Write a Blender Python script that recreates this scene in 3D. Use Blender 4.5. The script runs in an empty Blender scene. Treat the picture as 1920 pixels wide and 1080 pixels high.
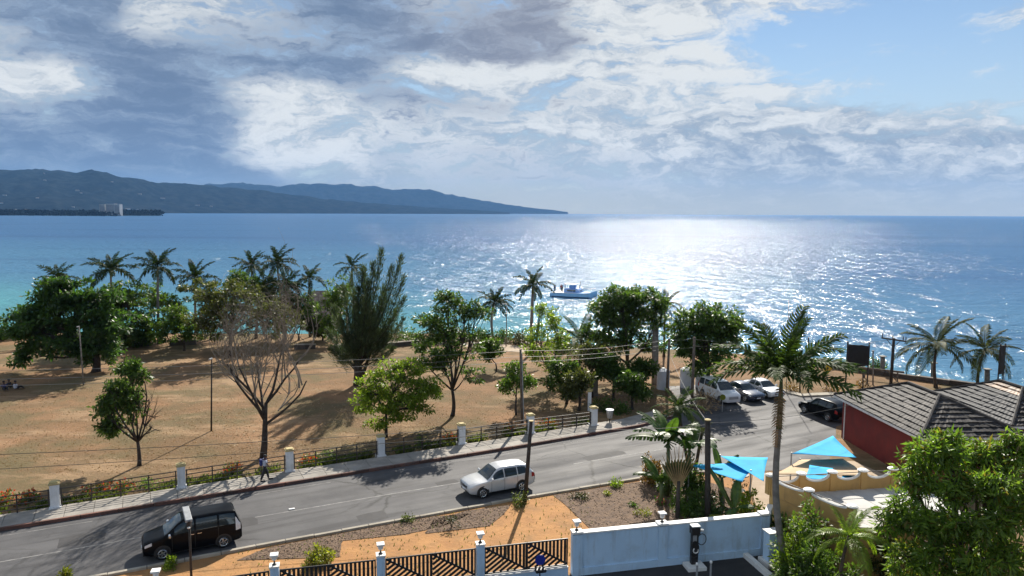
import bpy, bmesh, math, random
import numpy as np
from mathutils import Vector, Matrix, Euler
R = math.radians
scene = bpy.context.scene
C = scene.collection

# ---------------------------------------------------------------- camera
FPX, CAM_H = 1350.0, 17.3
PITCH, ROLL = math.atan(141.5/FPX), R(0.33)
cam_d = bpy.data.cameras.new('camera'); cam = bpy.data.objects.new('camera', cam_d); C.objects.link(cam)
cam_d.sensor_width = 36.0; cam_d.lens = 36.0*FPX/1920.0
cam_d.clip_start = 0.5; cam_d.clip_end = 60000.0
CAM_R = Matrix.Rotation(math.pi/2-PITCH, 3, 'X') @ Matrix.Rotation(ROLL, 3, 'Z')
cam.matrix_world = Matrix.Translation((0, 0, CAM_H)) @ CAM_R.to_4x4()
scene.camera = cam

# ---------------------------------------------------------------- sun, exposure
HAZE_D = 2.9e-5
SUN_EL, SUN_AZ = R(34.5), R(12.0)          # azimuth measured from +Y towards +X
sun_d = bpy.data.lights.new('sun', 'SUN'); sun = bpy.data.objects.new('sun', sun_d); C.objects.link(sun)
sun_d.energy = 5.0; sun_d.angle = R(0.53); sun_d.color = (1.0, 0.93, 0.82)
sdir = Vector((math.cos(SUN_EL)*math.sin(SUN_AZ), math.cos(SUN_EL)*math.cos(SUN_AZ), math.sin(SUN_EL)))
sun.rotation_euler = sdir.to_track_quat('Z', 'Y').to_euler()
sun.location = (0, 0, 60)
vs = scene.view_settings
vs.view_transform = 'Standard'; vs.look = 'None'; vs.exposure = 0.78; vs.gamma = 1.0; vs.use_curve_mapping = False
scene.render.engine = 'CYCLES'
cy = scene.cycles
cy.use_denoising = True; cy.use_adaptive_sampling = True; cy.adaptive_threshold = 0.015; cy.max_bounces = 6; cy.diffuse_bounces = 3; cy.glossy_bounces = 3
cy.transmission_bounces = 4; cy.transparent_max_bounces = 8; cy.volume_bounces = 1
cy.caustics_reflective = False; cy.caustics_refractive = False; cy.sample_clamp_indirect = 6.0

# ---------------------------------------------------------------- node helper
class NT:
    def __init__(s, tree): s.t = tree; s.n = tree.nodes; s.l = tree.links
    def new(s, typ, **kw):
        n = s.n.new(typ)
        for k, v in kw.items(): setattr(n, k, v)
        return n
    def put(s, sock, v):
        if hasattr(v, 'is_linked') or hasattr(v, 'links'): s.l.new(v, sock)
        else: sock.default_value = v
    def m(s, op, a, b=0.0, c=None, clamp=False):
        n = s.new('ShaderNodeMath', operation=op, use_clamp=clamp)
        s.put(n.inputs[0], a); s.put(n.inputs[1], b)
        if c is not None: s.put(n.inputs[2], c)
        return n.outputs[0]
    def vm(s, op, a, b=(0, 0, 0)):
        n = s.new('ShaderNodeVectorMath', operation=op); s.put(n.inputs[0], a); s.put(n.inputs[1], b)
        return n.outputs[0]
    def comb(s, x, y, z=0.0):
        n = s.new('ShaderNodeCombineXYZ')
        for i, v in enumerate((x, y, z)): s.put(n.inputs[i], v)
        return n.outputs[0]
    def sep(s, v):
        n = s.new('ShaderNodeSeparateXYZ'); s.put(n.inputs[0], v); return n.outputs
    def noise(s, vec, scale, detail=4.0, rough=0.5, dist=0.0, lac=2.0):
        n = s.new('ShaderNodeTexNoise'); s.put(n.inputs['Vector'], vec)
        n.inputs['Scale'].default_value = scale; n.inputs['Detail'].default_value = detail
        n.inputs['Roughness'].default_value = rough; n.inputs['Distortion'].default_value = dist
        n.inputs['Lacunarity'].default_value = lac
        return n.outputs['Fac']
    def sm(s, v, a, b, c=0.0, d=1.0):
        n = s.new('ShaderNodeMapRange', interpolation_type='SMOOTHSTEP')
        s.put(n.inputs[0], v)
        for i, x in enumerate((a, b, c, d)): s.put(n.inputs[i+1], x)
        return n.outputs[0]
    def mix(s, f, a, b, blend='MIX'):
        n = s.new('ShaderNodeMix', data_type='RGBA', blend_type=blend)
        s.put(n.inputs[0], f)
        s.put(n.inputs[6], a if not isinstance(a, tuple) else (*a[:3], 1)); s.put(n.inputs[7], b if not isinstance(b, tuple) else (*b[:3], 1))
        return n.outputs[2]

# ---------------------------------------------------------------- sky
world = bpy.data.worlds.new('World'); scene.world = world; world.use_nodes = True
world.cycles.sampling_method = 'MANUAL'; world.cycles.sample_map_resolution = 512
W = NT(world.node_tree); W.n.clear()
tc = W.new('ShaderNodeTexCoord').outputs['Generated']
dx, dy, dz = W.sep(tc)
sky = W.new('ShaderNodeTexSky', sky_type='NISHITA', sun_disc=False)
sky.sun_elevation = SUN_EL; sky.sun_rotation = SUN_AZ; sky.altitude = 20; sky.air_density = 1.0; sky.dust_density = 0.0; sky.ozone_density = 1.5
zc = W.m('MAXIMUM', dz, 0.0)
az = W.m('ARCTAN2', dx, dy)
el = W.m('ARCSINE', zc)
ae = W.comb(az, W.m('MULTIPLY', el, 2.0), 0.0)
# billows push the cloud edges about
wa = W.noise(W.vm('ADD', ae, (3.1, 7.7, 0)), 7.0, 5, 0.62)
wb = W.noise(W.vm('ADD', ae, (13.1, 1.7, 0)), 7.0, 5, 0.62)
azw = W.m('ADD', az, W.m('MULTIPLY', W.m('SUBTRACT', wa, 0.5), 0.16))
elw = W.m('ADD', el, W.m('MULTIPLY', W.m('SUBTRACT', wb, 0.5), 0.075))
def K(r_, g_, b_): return (r_*10, g_*10, b_*10)          # cloud light, given against a Background strength of 0.1
# where heavy (1st digit), white (2nd) cloud stands and how bright the white is (3rd): rows by height above the horizon, columns by bearing
SKY_X = [-700, -200, 0, 80, 160, 240, 320, 400, 480, 560, 640, 720, 800, 880, 960, 1040, 1120, 1200, 1280, 1360, 1440, 1520, 1600, 1680, 1760, 1840, 1920, 2300]
SKY_ROWS = [
 (-900, '157 156 157 147 147 147 147 147 147 147 147 147 147 147 147 147 147 147 147 147 147 147 147 147 147 147 147 147'),  # top rows and first column: unseen cloud put in to lift the fill
 (-260, '157 277 277 277 277 277 277 277 277 277 277 277 277 277 277 277 278 278 278 268 157 147 036 026 026 026 026 026'),
 (-60,  '157 365 375 285 297 297 297 387 575 665 665 475 385 385 475 386 287 387 199 189 179 059 026 014 014 014 014 014'),
 (0,    '157 365 375 285 297 179 297 387 685 785 875 675 386 386 476 387 287 476 199 199 189 069 036 014 014 014 014 014'),
 (50,   '157 475 575 487 885 785 298 298 476 665 875 865 475 675 875 875 299 199 199 199 099 069 037 028 016 015 014 014'),
 (100,  '157 565 675 965 985 885 298 576 576 575 675 775 885 975 985 985 399 289 179 049 026 015 014 014 017 079 089 046'),
 (150,  '157 465 387 775 875 985 785 775 785 885 875 785 198 199 199 199 199 199 189 179 049 015 014 014 014 014 014 014'),
 (200,  '157 375 199 199 288 975 985 985 299 199 298 675 575 475 476 476 387 189 388 199 189 169 036 025 026 026 025 014'),
 (250,  '157 675 675 675 875 975 985 985 299 199 199 488 397 398 298 298 198 197 197 196 196 196 196 186 176 166 156 156'),
 (300,  '686 785 885 985 985 985 985 985 399 199 199 687 387 476 486 486 487 386 296 195 195 194 194 194 194 194 194 194'),
 (350,  '885 885 985 985 985 985 985 985 785 675 386 297 476 476 475 475 475 375 285 195 194 194 194 194 194 194 194 194'),
 (400,  '885 885 885 985 985 985 985 885 775 675 575 475 475 475 475 375 375 285 195 194 194 194 194 194 194 194 194 194')]
u01 = W.m('ADD', W.m('DIVIDE', azw, R(90)), 0.5)
# the rows are blended one after the other on the way down to the horizon
def ramp(cells):
    n = W.new('ShaderNodeValToRGB'); W.put(n.inputs[0], u01); cr = n.color_ramp; cr.interpolation = 'B_SPLINE'
    cells = cells.split()
    for i, (x, c_) in enumerate(zip(SKY_X, cells)):
        pos = min(1.0, max(0.0, math.atan((x-960)/FPX)/R(90)+0.5))
        e = cr.elements[i] if i < 2 else cr.elements.new(pos)
        e.position = pos; e.color = (int(c_[0])/9, int(c_[1])/9, int(c_[2])/9, 1)
    return n.outputs[0]
mask = ramp(SKY_ROWS[0][1]); y_prev = SKY_ROWS[0][0]
for y_, cells in SKY_ROWS[1:]:
    mask = W.mix(W.sm(elw, (400-y_prev)/FPX, (400-y_)/FPX), mask, ramp(cells)); y_prev = y_
mD, mW, mB = W.sep(mask)
nS = W.noise(W.vm('ADD', W.comb(azw, W.m('MULTIPLY', elw, 4.6), 0.0), (2.3, 9.2, 0)), 10.0, 7, 0.66)      # long streaks
nC = W.noise(W.vm('ADD', W.comb(azw, W.m('MULTIPLY', elw, 1.8), 0.0), (1.3, 4.2, 0)), 17.0, 7, 0.64)      # billows
clear = W.mix(1.0, sky.outputs[0], (0.57, 0.56, 0.56), 'MULTIPLY')
clear = W.mix(W.sm(el, R(15), R(1), 0.0, 0.6), clear, K(0.27, 0.315, 0.35))
nW = W.m('SUBTRACT', W.m('ADD', W.m('MULTIPLY', nS, 0.6), W.m('MULTIPLY', nC, 0.4)), 0.5)
nN = W.m('SUBTRACT', W.m('ADD', W.m('MULTIPLY', nC, 0.5), W.m('MULTIPLY', nS, 0.5)), 0.5)
white_c = W.sm(W.m('ADD', mW, W.m('MULTIPLY', nW, 3.0)), 0.30, 0.95)
wl = W.m('ADD', mB, W.m('MULTIPLY', W.m('ADD', W.m('MULTIPLY', nS, 0.5), W.m('SUBTRACT', W.m('MULTIPLY', nC, 0.5), 0.5)), 5.6))
wcol = W.mix(W.sm(wl, 0.15, 1.25), K(0.17, 0.21, 0.262), K(0.47, 0.48, 0.475))
away = W.sm(W.m('ADD', W.m('MULTIPLY', dx, math.sin(SUN_AZ)), W.m('MULTIPLY', dy, math.cos(SUN_AZ))), 0.55, -0.6, 1.0, 2.0)      # clouds opposite the sun, out of view, brightened to lift fill on shaded sides
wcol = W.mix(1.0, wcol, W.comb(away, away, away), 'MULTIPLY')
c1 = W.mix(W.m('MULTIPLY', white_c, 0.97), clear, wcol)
dk = W.m('ADD', W.m('MULTIPLY', mD, 0.95), W.m('MULTIPLY', nN, 2.3))
dark_c = W.sm(dk, 0.34, 0.80)
dsh = W.m('ADD', W.m('MULTIPLY', dk, 0.5), W.m('MULTIPLY', nS, 0.5))
dcol = W.mix(W.sm(dsh, 0.45, 0.86), K(0.155, 0.20, 0.27), K(0.070, 0.108, 0.178))
dcol = W.mix(W.sm(az, R(-14), R(1)), dcol, W.mix(W.sm(dsh, 0.4, 0.85), K(0.26, 0.28, 0.315), K(0.130, 0.146, 0.19)))
c2 = W.mix(W.m('MULTIPLY', dark_c, 0.95), c1, dcol)
# distant rain veil to the left and pale air low over the sea
lowf = W.sm(W.m('ADD', W.m('MULTIPLY', elw, 0.5), W.m('MULTIPLY', el, 0.5)), R(4.6), R(0.2))
lcol = W.mix(W.sm(az, R(-31), R(3)), K(0.105, 0.135, 0.165), K(0.34, 0.33, 0.265))
c3 = W.mix(W.m('MULTIPLY', lowf, 0.85), c2, lcol)
bg = W.new('ShaderNodeBackground'); W.l.new(c3, bg.inputs['Color']); bg.inputs['Strength'].default_value = 0.1
wo = W.new('ShaderNodeOutputWorld'); W.l.new(bg.outputs[0], wo.inputs['Surface'])

# ---------------------------------------------------------------- placing helpers (metres; z up; +Y out to sea)
def ray(px, py):
    return CAM_R @ Vector(((px-960)/FPX, (540-py)/FPX, -1.0))
def G(px, py, z=0.0):                       # where the line of sight meets the level z
    d = ray(px, py); t = (z-CAM_H)/d.z
    return Vector((d.x*t, d.y*t, z))
def at(px, py, Y):                          # the point of that line of sight standing Y metres out
    d = ray(px, py); t = Y/d.y
    return Vector((d.x*t, Y, CAM_H+d.z*t))

# ---------------------------------------------------------------- object helpers
def np_mesh(name, V, F, smooth=False):
    me = bpy.data.meshes.new(name)
    V = np.asarray(V, dtype=np.float32).reshape(-1, 3)
    if isinstance(F, np.ndarray):
        n, k = F.shape
        me.vertices.add(len(V)); me.vertices.foreach_set('co', V.ravel())
        me.loops.add(n*k); me.loops.foreach_set('vertex_index', F.ravel().astype(np.int32))
        me.polygons.add(n); me.polygons.foreach_set('loop_start', np.arange(0, n*k, k, dtype=np.int32))
        me.polygons.foreach_set('loop_total', np.full(n, k, dtype=np.int32))
        me.update(calc_edges=True)
    else:
        me.from_pydata([tuple(v) for v in V.tolist()], [], F); me.update()
    if smooth: me.polygons.foreach_set('use_smooth', np.ones(len(me.polygons), dtype=bool))
    return me
def obj(name, me, mat=None, parent=None, loc=(0, 0, 0), rot=(0, 0, 0), scale=None):
    o = bpy.data.objects.new(name, me); C.objects.link(o)
    if mat is not None and me is not None and not me.materials: me.materials.append(mat)
    o.location = loc; o.rotation_euler = rot
    if scale: o.scale = scale
    if parent is not None: o.parent = parent
    return o
def tag(o, label=None, cat=None, group=None, kind=None):
    if label: o['label'] = label
    if cat: o['category'] = cat
    if group: o['group'] = group
    if kind: o['kind'] = kind
    return o
def thing(name, label, cat, loc=(0, 0, 0), rotz=0.0, group=None):
    o = bpy.data.objects.new(name, None); C.objects.link(o)
    o.location = loc; o.rotation_euler = (0, 0, rotz); o.empty_display_size = 0.3
    return tag(o, label, cat, group)

class MB:
    def __init__(s): s.v = []; s.f = []
    def add(s, vs, fs):
        b = len(s.v); s.v += [tuple(v) for v in vs]; s.f += [tuple(i+b for i in f) for f in fs]; return s
    def box(s, c, d, rz=0.0, rx=0.0, ry=0.0):
        m = Euler((rx, ry, rz)).to_matrix(); c = Vector(c)
        vs = [c+m@Vector((x*d[0]/2, y*d[1]/2, z*d[2]/2)) for x in (-1, 1) for y in (-1, 1) for z in (-1, 1)]
        return s.add(vs, [(0, 1, 3, 2), (4, 6, 7, 5), (0, 4, 5, 1), (2, 3, 7, 6), (0, 2, 6, 4), (1, 5, 7, 3)])
    def tube(s, pts, rad, n=6, cap=True):
        pts = [Vector(p) for p in pts]; rings = []
        if not hasattr(rad, '__len__'): rad = [rad]*len(pts)
        ref = None; vs = []
        for i, p in enumerate(pts):
            t = (pts[min(i+1, len(pts)-1)]-pts[max(i-1, 0)])
            t = t.normalized() if t.length > 1e-9 else Vector((0, 0, 1))
            if ref is None: ref = Vector((1, 0, 0)) if abs(t.x) < 0.8 else Vector((0, 1, 0))
            a = (ref-t*ref.dot(t)); a = a.normalized() if a.length > 1e-6 else t.orthogonal().normalized()
            ref = a; b = t.cross(a)
            for k in range(n):
                w = 2*math.pi*k/n; vs.append(p+(a*math.cos(w)+b*math.sin(w))*rad[i])
        fs = []
        for i in range(len(pts)-1):
            for k in range(n):
                k2 = (k+1) % n; fs.append((i*n+k, i*n+k2, (i+1)*n+k2, (i+1)*n+k))
        if cap: fs.append(tuple(range(n-1, -1, -1))); fs.append(tuple((len(pts)-1)*n+k for k in range(n)))
        return s.add(vs, fs)
    def lathe(s, prof, n=12, c=(0, 0, 0)):
        vs = []; fs = []
        for r, z in prof:
            for k in range(n): vs.append((c[0]+r*math.cos(2*math.pi*k/n), c[1]+r*math.sin(2*math.pi*k/n), c[2]+z))
        for i in range(len(prof)-1):
            for k in range(n): fs.append((i*n+k, i*n+(k+1) % n, (i+1)*n+(k+1) % n, (i+1)*n+k))
        fs.append(tuple(range(n-1, -1, -1))); fs.append(tuple((len(prof)-1)*n+k for k in range(n)))
        return s.add(vs, fs)
    def prism(s, poly, z0, z1):                    # poly: xy outline, counter-clockwise
        n = len(poly)
        vs = [(p[0], p[1], z0) for p in poly]+[(p[0], p[1], z1) for p in poly]
        fs = [tuple(range(n-1, -1, -1)), tuple(range(n, 2*n))]+[(i, (i+1) % n, n+(i+1) % n, n+i) for i in range(n)]
        return s.add(vs, fs)
    def wallpoly(s, prof, y0, y1):                 # prof: xz outline of a wall, thickness y0..y1
        n = len(prof)
        vs = [(p[0], y0, p[1]) for p in prof]+[(p[0], y1, p[1]) for p in prof]
        fs = [tuple(range(n)), tuple(range(2*n-1, n-1, -1))]+[(i, n+i, n+(i+1) % n, (i+1) % n) for i in range(n)]
        return s.add(vs, fs)
    def mesh(s, name, smooth=False):
        return np_mesh(name, s.v, s.f, smooth)
    def build(s, name, mat, parent=None, smooth=False, loc=(0, 0, 0), rot=(0, 0, 0), bevel=0.0):
        me = s.mesh(name, smooth)
        bm = bmesh.new(); bm.from_mesh(me)
        if bevel: bmesh.ops.bevel(bm, geom=bm.edges[:], offset=bevel, segments=1, affect='EDGES')
        bmesh.ops.recalc_face_normals(bm, faces=bm.faces[:]); bm.to_mesh(me); bm.free()
        return obj(name, me, mat, parent, loc, rot)
ORD = ['first', 'second', 'third', 'fourth', 'fifth', 'sixth', 'seventh', 'eighth', 'ninth', 'tenth', 'eleventh', 'twelfth']

# ---------------------------------------------------------------- materials
def mat_new(name):
    m = bpy.data.materials.new(name); m.use_nodes = True; t = NT(m.node_tree); t.n.clear()
    out = t.new('ShaderNodeOutputMaterial'); b = t.new('ShaderNodeBsdfPrincipled'); t.l.new(b.outputs[0], out.inputs['Surface'])
    return m, t, b, out
def surf(name, c1, c2=None, rough=0.7, scale=2.0, bump=0.0, bscale=None, metal=0.0, spec=0.5, grime=None, gscale=0.4, gamt=0.5, island=False, objrand=0.0, coat=0.0, detail=6, streak=None):
    m, t, b, out = mat_new(name)
    pos = t.new('ShaderNodeNewGeometry').outputs['Position']
    c2 = c2 or tuple(x*0.8 for x in c1)
    col = t.mix(t.sm(t.noise(pos, scale, detail, 0.6), 0.35, 0.65), c1, c2)
    if grime: col = t.mix(t.m('MULTIPLY', t.sm(t.noise(t.vm('ADD', pos, (7, 3, 1)), gscale, 7, 0.65), 0.45, 0.7), gamt), col, grime)
    if streak:
        x_, y_, z_ = t.sep(pos); sp = t.comb(t.m('MULTIPLY', x_, 2.6), t.m('MULTIPLY', y_, 2.6), t.m('MULTIPLY', z_, 0.35))
        col = t.mix(t.m('MULTIPLY', t.sm(t.noise(sp, 1.0, 6, 0.7), 0.5, 0.72), 0.55), col, streak)
    if island or objrand:
        r = t.new('ShaderNodeNewGeometry').outputs['Random Per Island'] if island else t.new('ShaderNodeObjectInfo').outputs['Random']
        amt = objrand or 0.3
        k = t.sm(r, 0, 1, 1-amt, 1+amt); col = t.mix(1.0, col, t.comb(k, k, k), 'MULTIPLY')
    t.put(b.inputs['Base Color'], col)
    b.inputs['Roughness'].default_value = rough; b.inputs['Metallic'].default_value = metal; b.inputs['Specular IOR Level'].default_value = spec
    b.inputs['Coat Weight'].default_value = coat; b.inputs['Coat Roughness'].default_value = 0.05
    if bump:
        bn = t.new('ShaderNodeBump'); bn.inputs['Strength'].default_value = 1.0; bn.inputs['Distance'].default_value = bump
        t.put(bn.inputs['Height'], t.noise(pos, bscale or scale*6, 5, 0.65)); t.l.new(bn.outputs[0], b.inputs['Normal'])
    return m
def leafmat(name, c1, c2, trans=0.42, tint=(1.5, 1.6, 0.7), rough=0.45, dead=None, spec=0.4, mottle=(0.6, 1.35)):
    m, t, b, out = mat_new(name)
    g = t.new('ShaderNodeNewGeometry'); rnd = g.outputs['Random Per Island']
    col = t.mix(rnd, c1, c2)
    blot = t.noise(g.outputs['Position'], 1.1, 4, 0.65)
    k = t.sm(blot, 0.3, 0.7, *mottle); col = t.mix(1.0, col, t.comb(k, k, k), 'MULTIPLY')
    if dead: col = t.mix(t.sm(t.m('FRACT', t.m('MULTIPLY', rnd, 7.31)), 0.9, 0.93), col, dead)
    t.put(b.inputs['Base Color'], col); b.inputs['Roughness'].default_value = rough; b.inputs['Specular IOR Level'].default_value = spec
    tr = t.new('ShaderNodeBsdfTranslucent'); t.put(tr.inputs['Color'], t.mix(1.0, col, tuple(tint), 'MULTIPLY'))
    mx = t.new('ShaderNodeMixShader'); mx.inputs[0].default_value = trans
    t.l.new(b.outputs[0], mx.inputs[1]); t.l.new(tr.outputs[0], mx.inputs[2]); t.l.new(mx.outputs[0], out.inputs['Surface'])
    return m
def glassmat(name, col=(0.02, 0.03, 0.035), rough=0.04):
    m, t, b, out = mat_new(name)
    b.inputs['Base Color'].default_value = (*col, 1); b.inputs['Roughness'].default_value = rough; b.inputs['Specular IOR Level'].default_value = 0.7
    return m
M = {}
M['bark'] = surf('bark', (0.10, 0.075, 0.055), (0.05, 0.036, 0.028), 0.9, 3.0, 0.02)
M['bark_dark'] = surf('bark_dark', (0.055, 0.042, 0.033), (0.03, 0.022, 0.018), 0.9, 3.0, 0.02)
M['bark_pale'] = surf('bark_pale', (0.30, 0.25, 0.20), (0.17, 0.14, 0.11), 0.9, 2.0, 0.02)
M['palm_trunk'] = surf('palm_trunk', (0.24, 0.22, 0.20), (0.15, 0.135, 0.12), 0.85, 2.0, 0.015)
M['palm_shaft'] = surf('palm_shaft', (0.10, 0.13, 0.04), (0.07, 0.09, 0.03), 0.5, 2.0)
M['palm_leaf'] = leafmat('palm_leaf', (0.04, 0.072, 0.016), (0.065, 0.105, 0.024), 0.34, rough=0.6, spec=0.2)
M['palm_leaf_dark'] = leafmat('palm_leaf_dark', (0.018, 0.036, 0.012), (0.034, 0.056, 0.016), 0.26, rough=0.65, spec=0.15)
M['coco_leaf'] = leafmat('coco_leaf', (0.045, 0.06, 0.018), (0.07, 0.082, 0.028), 0.30, rough=0.65, spec=0.15)
M['dead_frond'] = leafmat('dead_frond', (0.16, 0.10, 0.055), (0.22, 0.15, 0.08), 0.25, (1.1, 1.0, 0.8), 0.8)
M['leaf_almond'] = leafmat('leaf_almond', (0.03, 0.078, 0.02), (0.068, 0.13, 0.028), 0.44, spec=0.5)
M['leaf_dark'] = leafmat('leaf_dark', (0.042, 0.088, 0.019), (0.09, 0.145, 0.03), 0.48)
M['leaf_mid'] = leafmat('leaf_mid', (0.062, 0.12, 0.02), (0.115, 0.18, 0.032), 0.48)
M['leaf_bright'] = leafmat('leaf_bright', (0.13, 0.205, 0.022), (0.22, 0.29, 0.035), 0.54)
M['leaf_olive'] = leafmat('leaf_olive', (0.065, 0.08, 0.022), (0.11, 0.12, 0.035), 0.42)
M['leaf_mango'] = leafmat('leaf_mango', (0.09, 0.17, 0.025), (0.21, 0.31, 0.048), 0.52, dead=(0.16, 0.13, 0.03), spec=0.5)
M['leaf_yellow'] = leafmat('leaf_yellow', (0.28, 0.27, 0.03), (0.15, 0.20, 0.03), 0.45)
M['leaf_croton'] = leafmat('leaf_croton', (0.10, 0.09, 0.02), (0.30, 0.17, 0.03), 0.4, (1.4, 1.2, 0.6))
M['leaf_red'] = leafmat('leaf_red', (0.45, 0.06, 0.025), (0.6, 0.14, 0.04), 0.4, (1.3, 1.1, 0.9))
M['leaf_pink'] = leafmat('leaf_pink', (0.55, 0.08, 0.16), (0.7, 0.15, 0.2), 0.4, (1.2, 1.1, 1.1))
M['leaf_banana'] = leafmat('leaf_banana', (0.05, 0.10, 0.02), (0.085, 0.15, 0.03), 0.42, spec=0.5)
M['needle'] = leafmat('needle', (0.045, 0.072, 0.03), (0.08, 0.11, 0.045), 0.3, (1.3, 1.35, 0.8), 0.6)
M['scrub'] = leafmat('scrub', (0.05, 0.06, 0.025), (0.09, 0.09, 0.04), 0.3)
M['dry_leaf'] = leafmat('dry_leaf', (0.30, 0.20, 0.10), (0.42, 0.32, 0.20), 0.2, (1.1, 1, 0.9), 0.9)
M['straw'] = leafmat('straw', (0.26, 0.17, 0.075), (0.36, 0.25, 0.12), 0.3, (1.1, 1, 0.8), 0.9)
M['weed'] = leafmat('weed', (0.07, 0.10, 0.025), (0.14, 0.16, 0.04), 0.4)
M['concrete'] = surf('concrete', (0.36, 0.33, 0.29), (0.27, 0.25, 0.22), 0.9, 1.2, 0.01, grime=(0.16, 0.145, 0.125), objrand=0.07)
M['kerb_red'] = surf('kerb_red', (0.19, 0.085, 0.06), (0.11, 0.055, 0.042), 0.85, 1.0, 0.01, grime=(0.05, 0.042, 0.038), gscale=0.25, gamt=0.9, objrand=0.15)
M['kerb_top'] = surf('kerb_top', (0.40, 0.36, 0.29), (0.30, 0.27, 0.22), 0.9, 1.0, 0.01, grime=(0.17, 0.14, 0.11), objrand=0.12)
M['white_paint'] = surf('white_paint', (0.74, 0.75, 0.76), (0.66, 0.67, 0.69), 0.75, 0.8, 0.004, grime=(0.42, 0.42, 0.40), gscale=1.1, gamt=0.4, streak=(0.40, 0.39, 0.36))
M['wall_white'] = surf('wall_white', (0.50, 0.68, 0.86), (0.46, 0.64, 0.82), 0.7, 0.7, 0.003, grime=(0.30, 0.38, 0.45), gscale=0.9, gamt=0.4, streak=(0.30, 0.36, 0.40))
M['white_trim'] = surf('white_trim', (0.80, 0.80, 0.78), (0.70, 0.70, 0.68), 0.6, 1.5)
M['cap_yellow'] = surf('cap_yellow', (0.56, 0.45, 0.20), (0.42, 0.34, 0.17), 0.8, 3.0)
M['black_metal'] = surf('black_metal', (0.014, 0.014, 0.016), (0.024, 0.022, 0.022), 0.45, 4.0)
M['rail_metal'] = surf('rail_metal', (0.03, 0.026, 0.024), (0.07, 0.05, 0.038), 0.5, 5.0)
M['grey_metal'] = surf('grey_metal', (0.35, 0.36, 0.37), (0.27, 0.28, 0.29), 0.5, 3.0, metal=0.2)
M['wood_pole'] = surf('wood_pole', (0.15, 0.12, 0.095), (0.09, 0.072, 0.058), 0.9, 4.0, 0.01)
M['pole_dark'] = surf('pole_dark', (0.022, 0.018, 0.016), (0.04, 0.032, 0.026), 0.8, 4.0, 0.006)
M['pole_grey'] = surf('pole_grey', (0.22, 0.20, 0.18), (0.15, 0.135, 0.12), 0.85, 4.0, 0.006)
M['wire'] = surf('wire', (0.16, 0.16, 0.16), (0.12, 0.12, 0.12), 0.5, 2.0)
M['wire_dark'] = surf('wire_dark', (0.02, 0.02, 0.02), (0.03, 0.03, 0.03), 0.6, 2.0)
M['yellow_wall'] = surf('yellow_wall', (0.52, 0.33, 0.12), (0.46, 0.29, 0.105), 0.8, 0.9, 0.004, grime=(0.30, 0.19, 0.09), gscale=1.2, gamt=0.4, streak=(0.24, 0.16, 0.08))
M['red_wall'] = surf('red_wall', (0.20, 0.026, 0.022), (0.16, 0.02, 0.018), 0.75, 0.9, 0.004, grime=(0.11, 0.022, 0.02), gscale=0.9, gamt=0.5, streak=(0.10, 0.03, 0.026))
M['sail'] = leafmat('sail', (0.012, 0.46, 0.82), (0.014, 0.48, 0.85), 0.3, (1.2, 1.2, 1.15), 0.8, mottle=(0.9, 1.05))
M['tan_sail'] = surf('tan_sail', (0.52, 0.38, 0.23), (0.47, 0.34, 0.21), 0.9, 1.0, grime=(0.38, 0.28, 0.17))
M['terrace'] = surf('terrace', (0.55, 0.54, 0.51), (0.47, 0.46, 0.44), 0.85, 0.8, 0.004, grime=(0.34, 0.33, 0.31), objrand=0.05)
M['roof_tile'] = surf('roof_tile', (0.050, 0.046, 0.044), (0.026, 0.025, 0.027), 0.7, 2.2, 0.006, spec=0.18, grime=(0.105, 0.095, 0.088), gscale=1.6, gamt=0.8, objrand=0.3)
M['roof_new'] = surf('roof_new', (0.042, 0.046, 0.054), (0.034, 0.038, 0.044), 0.7, 1.0, 0.003, spec=0.22, objrand=0.12)
M['roof_rust'] = surf('roof_rust', (0.26, 0.14, 0.07), (0.17, 0.105, 0.065), 0.65, 1.6, 0.006, grime=(0.32, 0.30, 0.28), gscale=1.6, gamt=0.7, objrand=0.2)
M['soil'] = surf('soil', (0.18, 0.115, 0.072), (0.115, 0.074, 0.05), 0.95, 3.0, 0.05, 9.0, island=False)
M['clod'] = surf('clod', (0.25, 0.17, 0.11), (0.15, 0.10, 0.066), 0.95, 5.0, 0.01, island=True)
M['stone'] = surf('stone', (0.30, 0.26, 0.21), (0.20, 0.17, 0.14), 0.9, 1.5, 0.02, objrand=0.2)
M['stone_dark'] = surf('stone_dark', (0.11, 0.09, 0.075), (0.07, 0.058, 0.05), 0.9, 1.5, 0.02, objrand=0.2)
M['net'] = surf('net', (0.014, 0.013, 0.013), (0.02, 0.019, 0.018), 0.9, 3.0)
M['sign_yellow'] = surf('sign_yellow', (0.62, 0.38, 0.02), (0.55, 0.33, 0.02), 0.5, 2.0)
M['tank'] = surf('tank', (0.60, 0.62, 0.68), (0.52, 0.54, 0.60), 0.5, 1.5, grime=(0.35, 0.35, 0.37))
M['tyre'] = surf('tyre', (0.012, 0.012, 0.012), (0.018, 0.018, 0.018), 0.85, 8.0)
M['rim'] = surf('rim', (0.55, 0.56, 0.58), (0.48, 0.49, 0.5), 0.25, 3.0, metal=0.8)
M['glass_car'] = glassmat('glass_car')
M['lamp_clear'] = surf('lamp_clear', (0.75, 0.78, 0.8), (0.6, 0.62, 0.65), 0.12, 6.0, spec=0.8)
M['lamp_red'] = surf('lamp_red', (0.35, 0.02, 0.02), (0.28, 0.015, 0.015), 0.15, 6.0)
M['plastic_dark'] = surf('plastic_dark', (0.016, 0.016, 0.017), (0.024, 0.024, 0.025), 0.6, 5.0)
M['paint_black'] = surf('paint_black', (0.004, 0.005, 0.007), (0.005, 0.006, 0.008), 0.3, 1.0, coat=0.12, spec=0.06)
M['paint_silver'] = surf('paint_silver', (0.60, 0.61, 0.62), (0.58, 0.59, 0.60), 0.3, 1.0, metal=0.25, coat=0.8)
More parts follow.
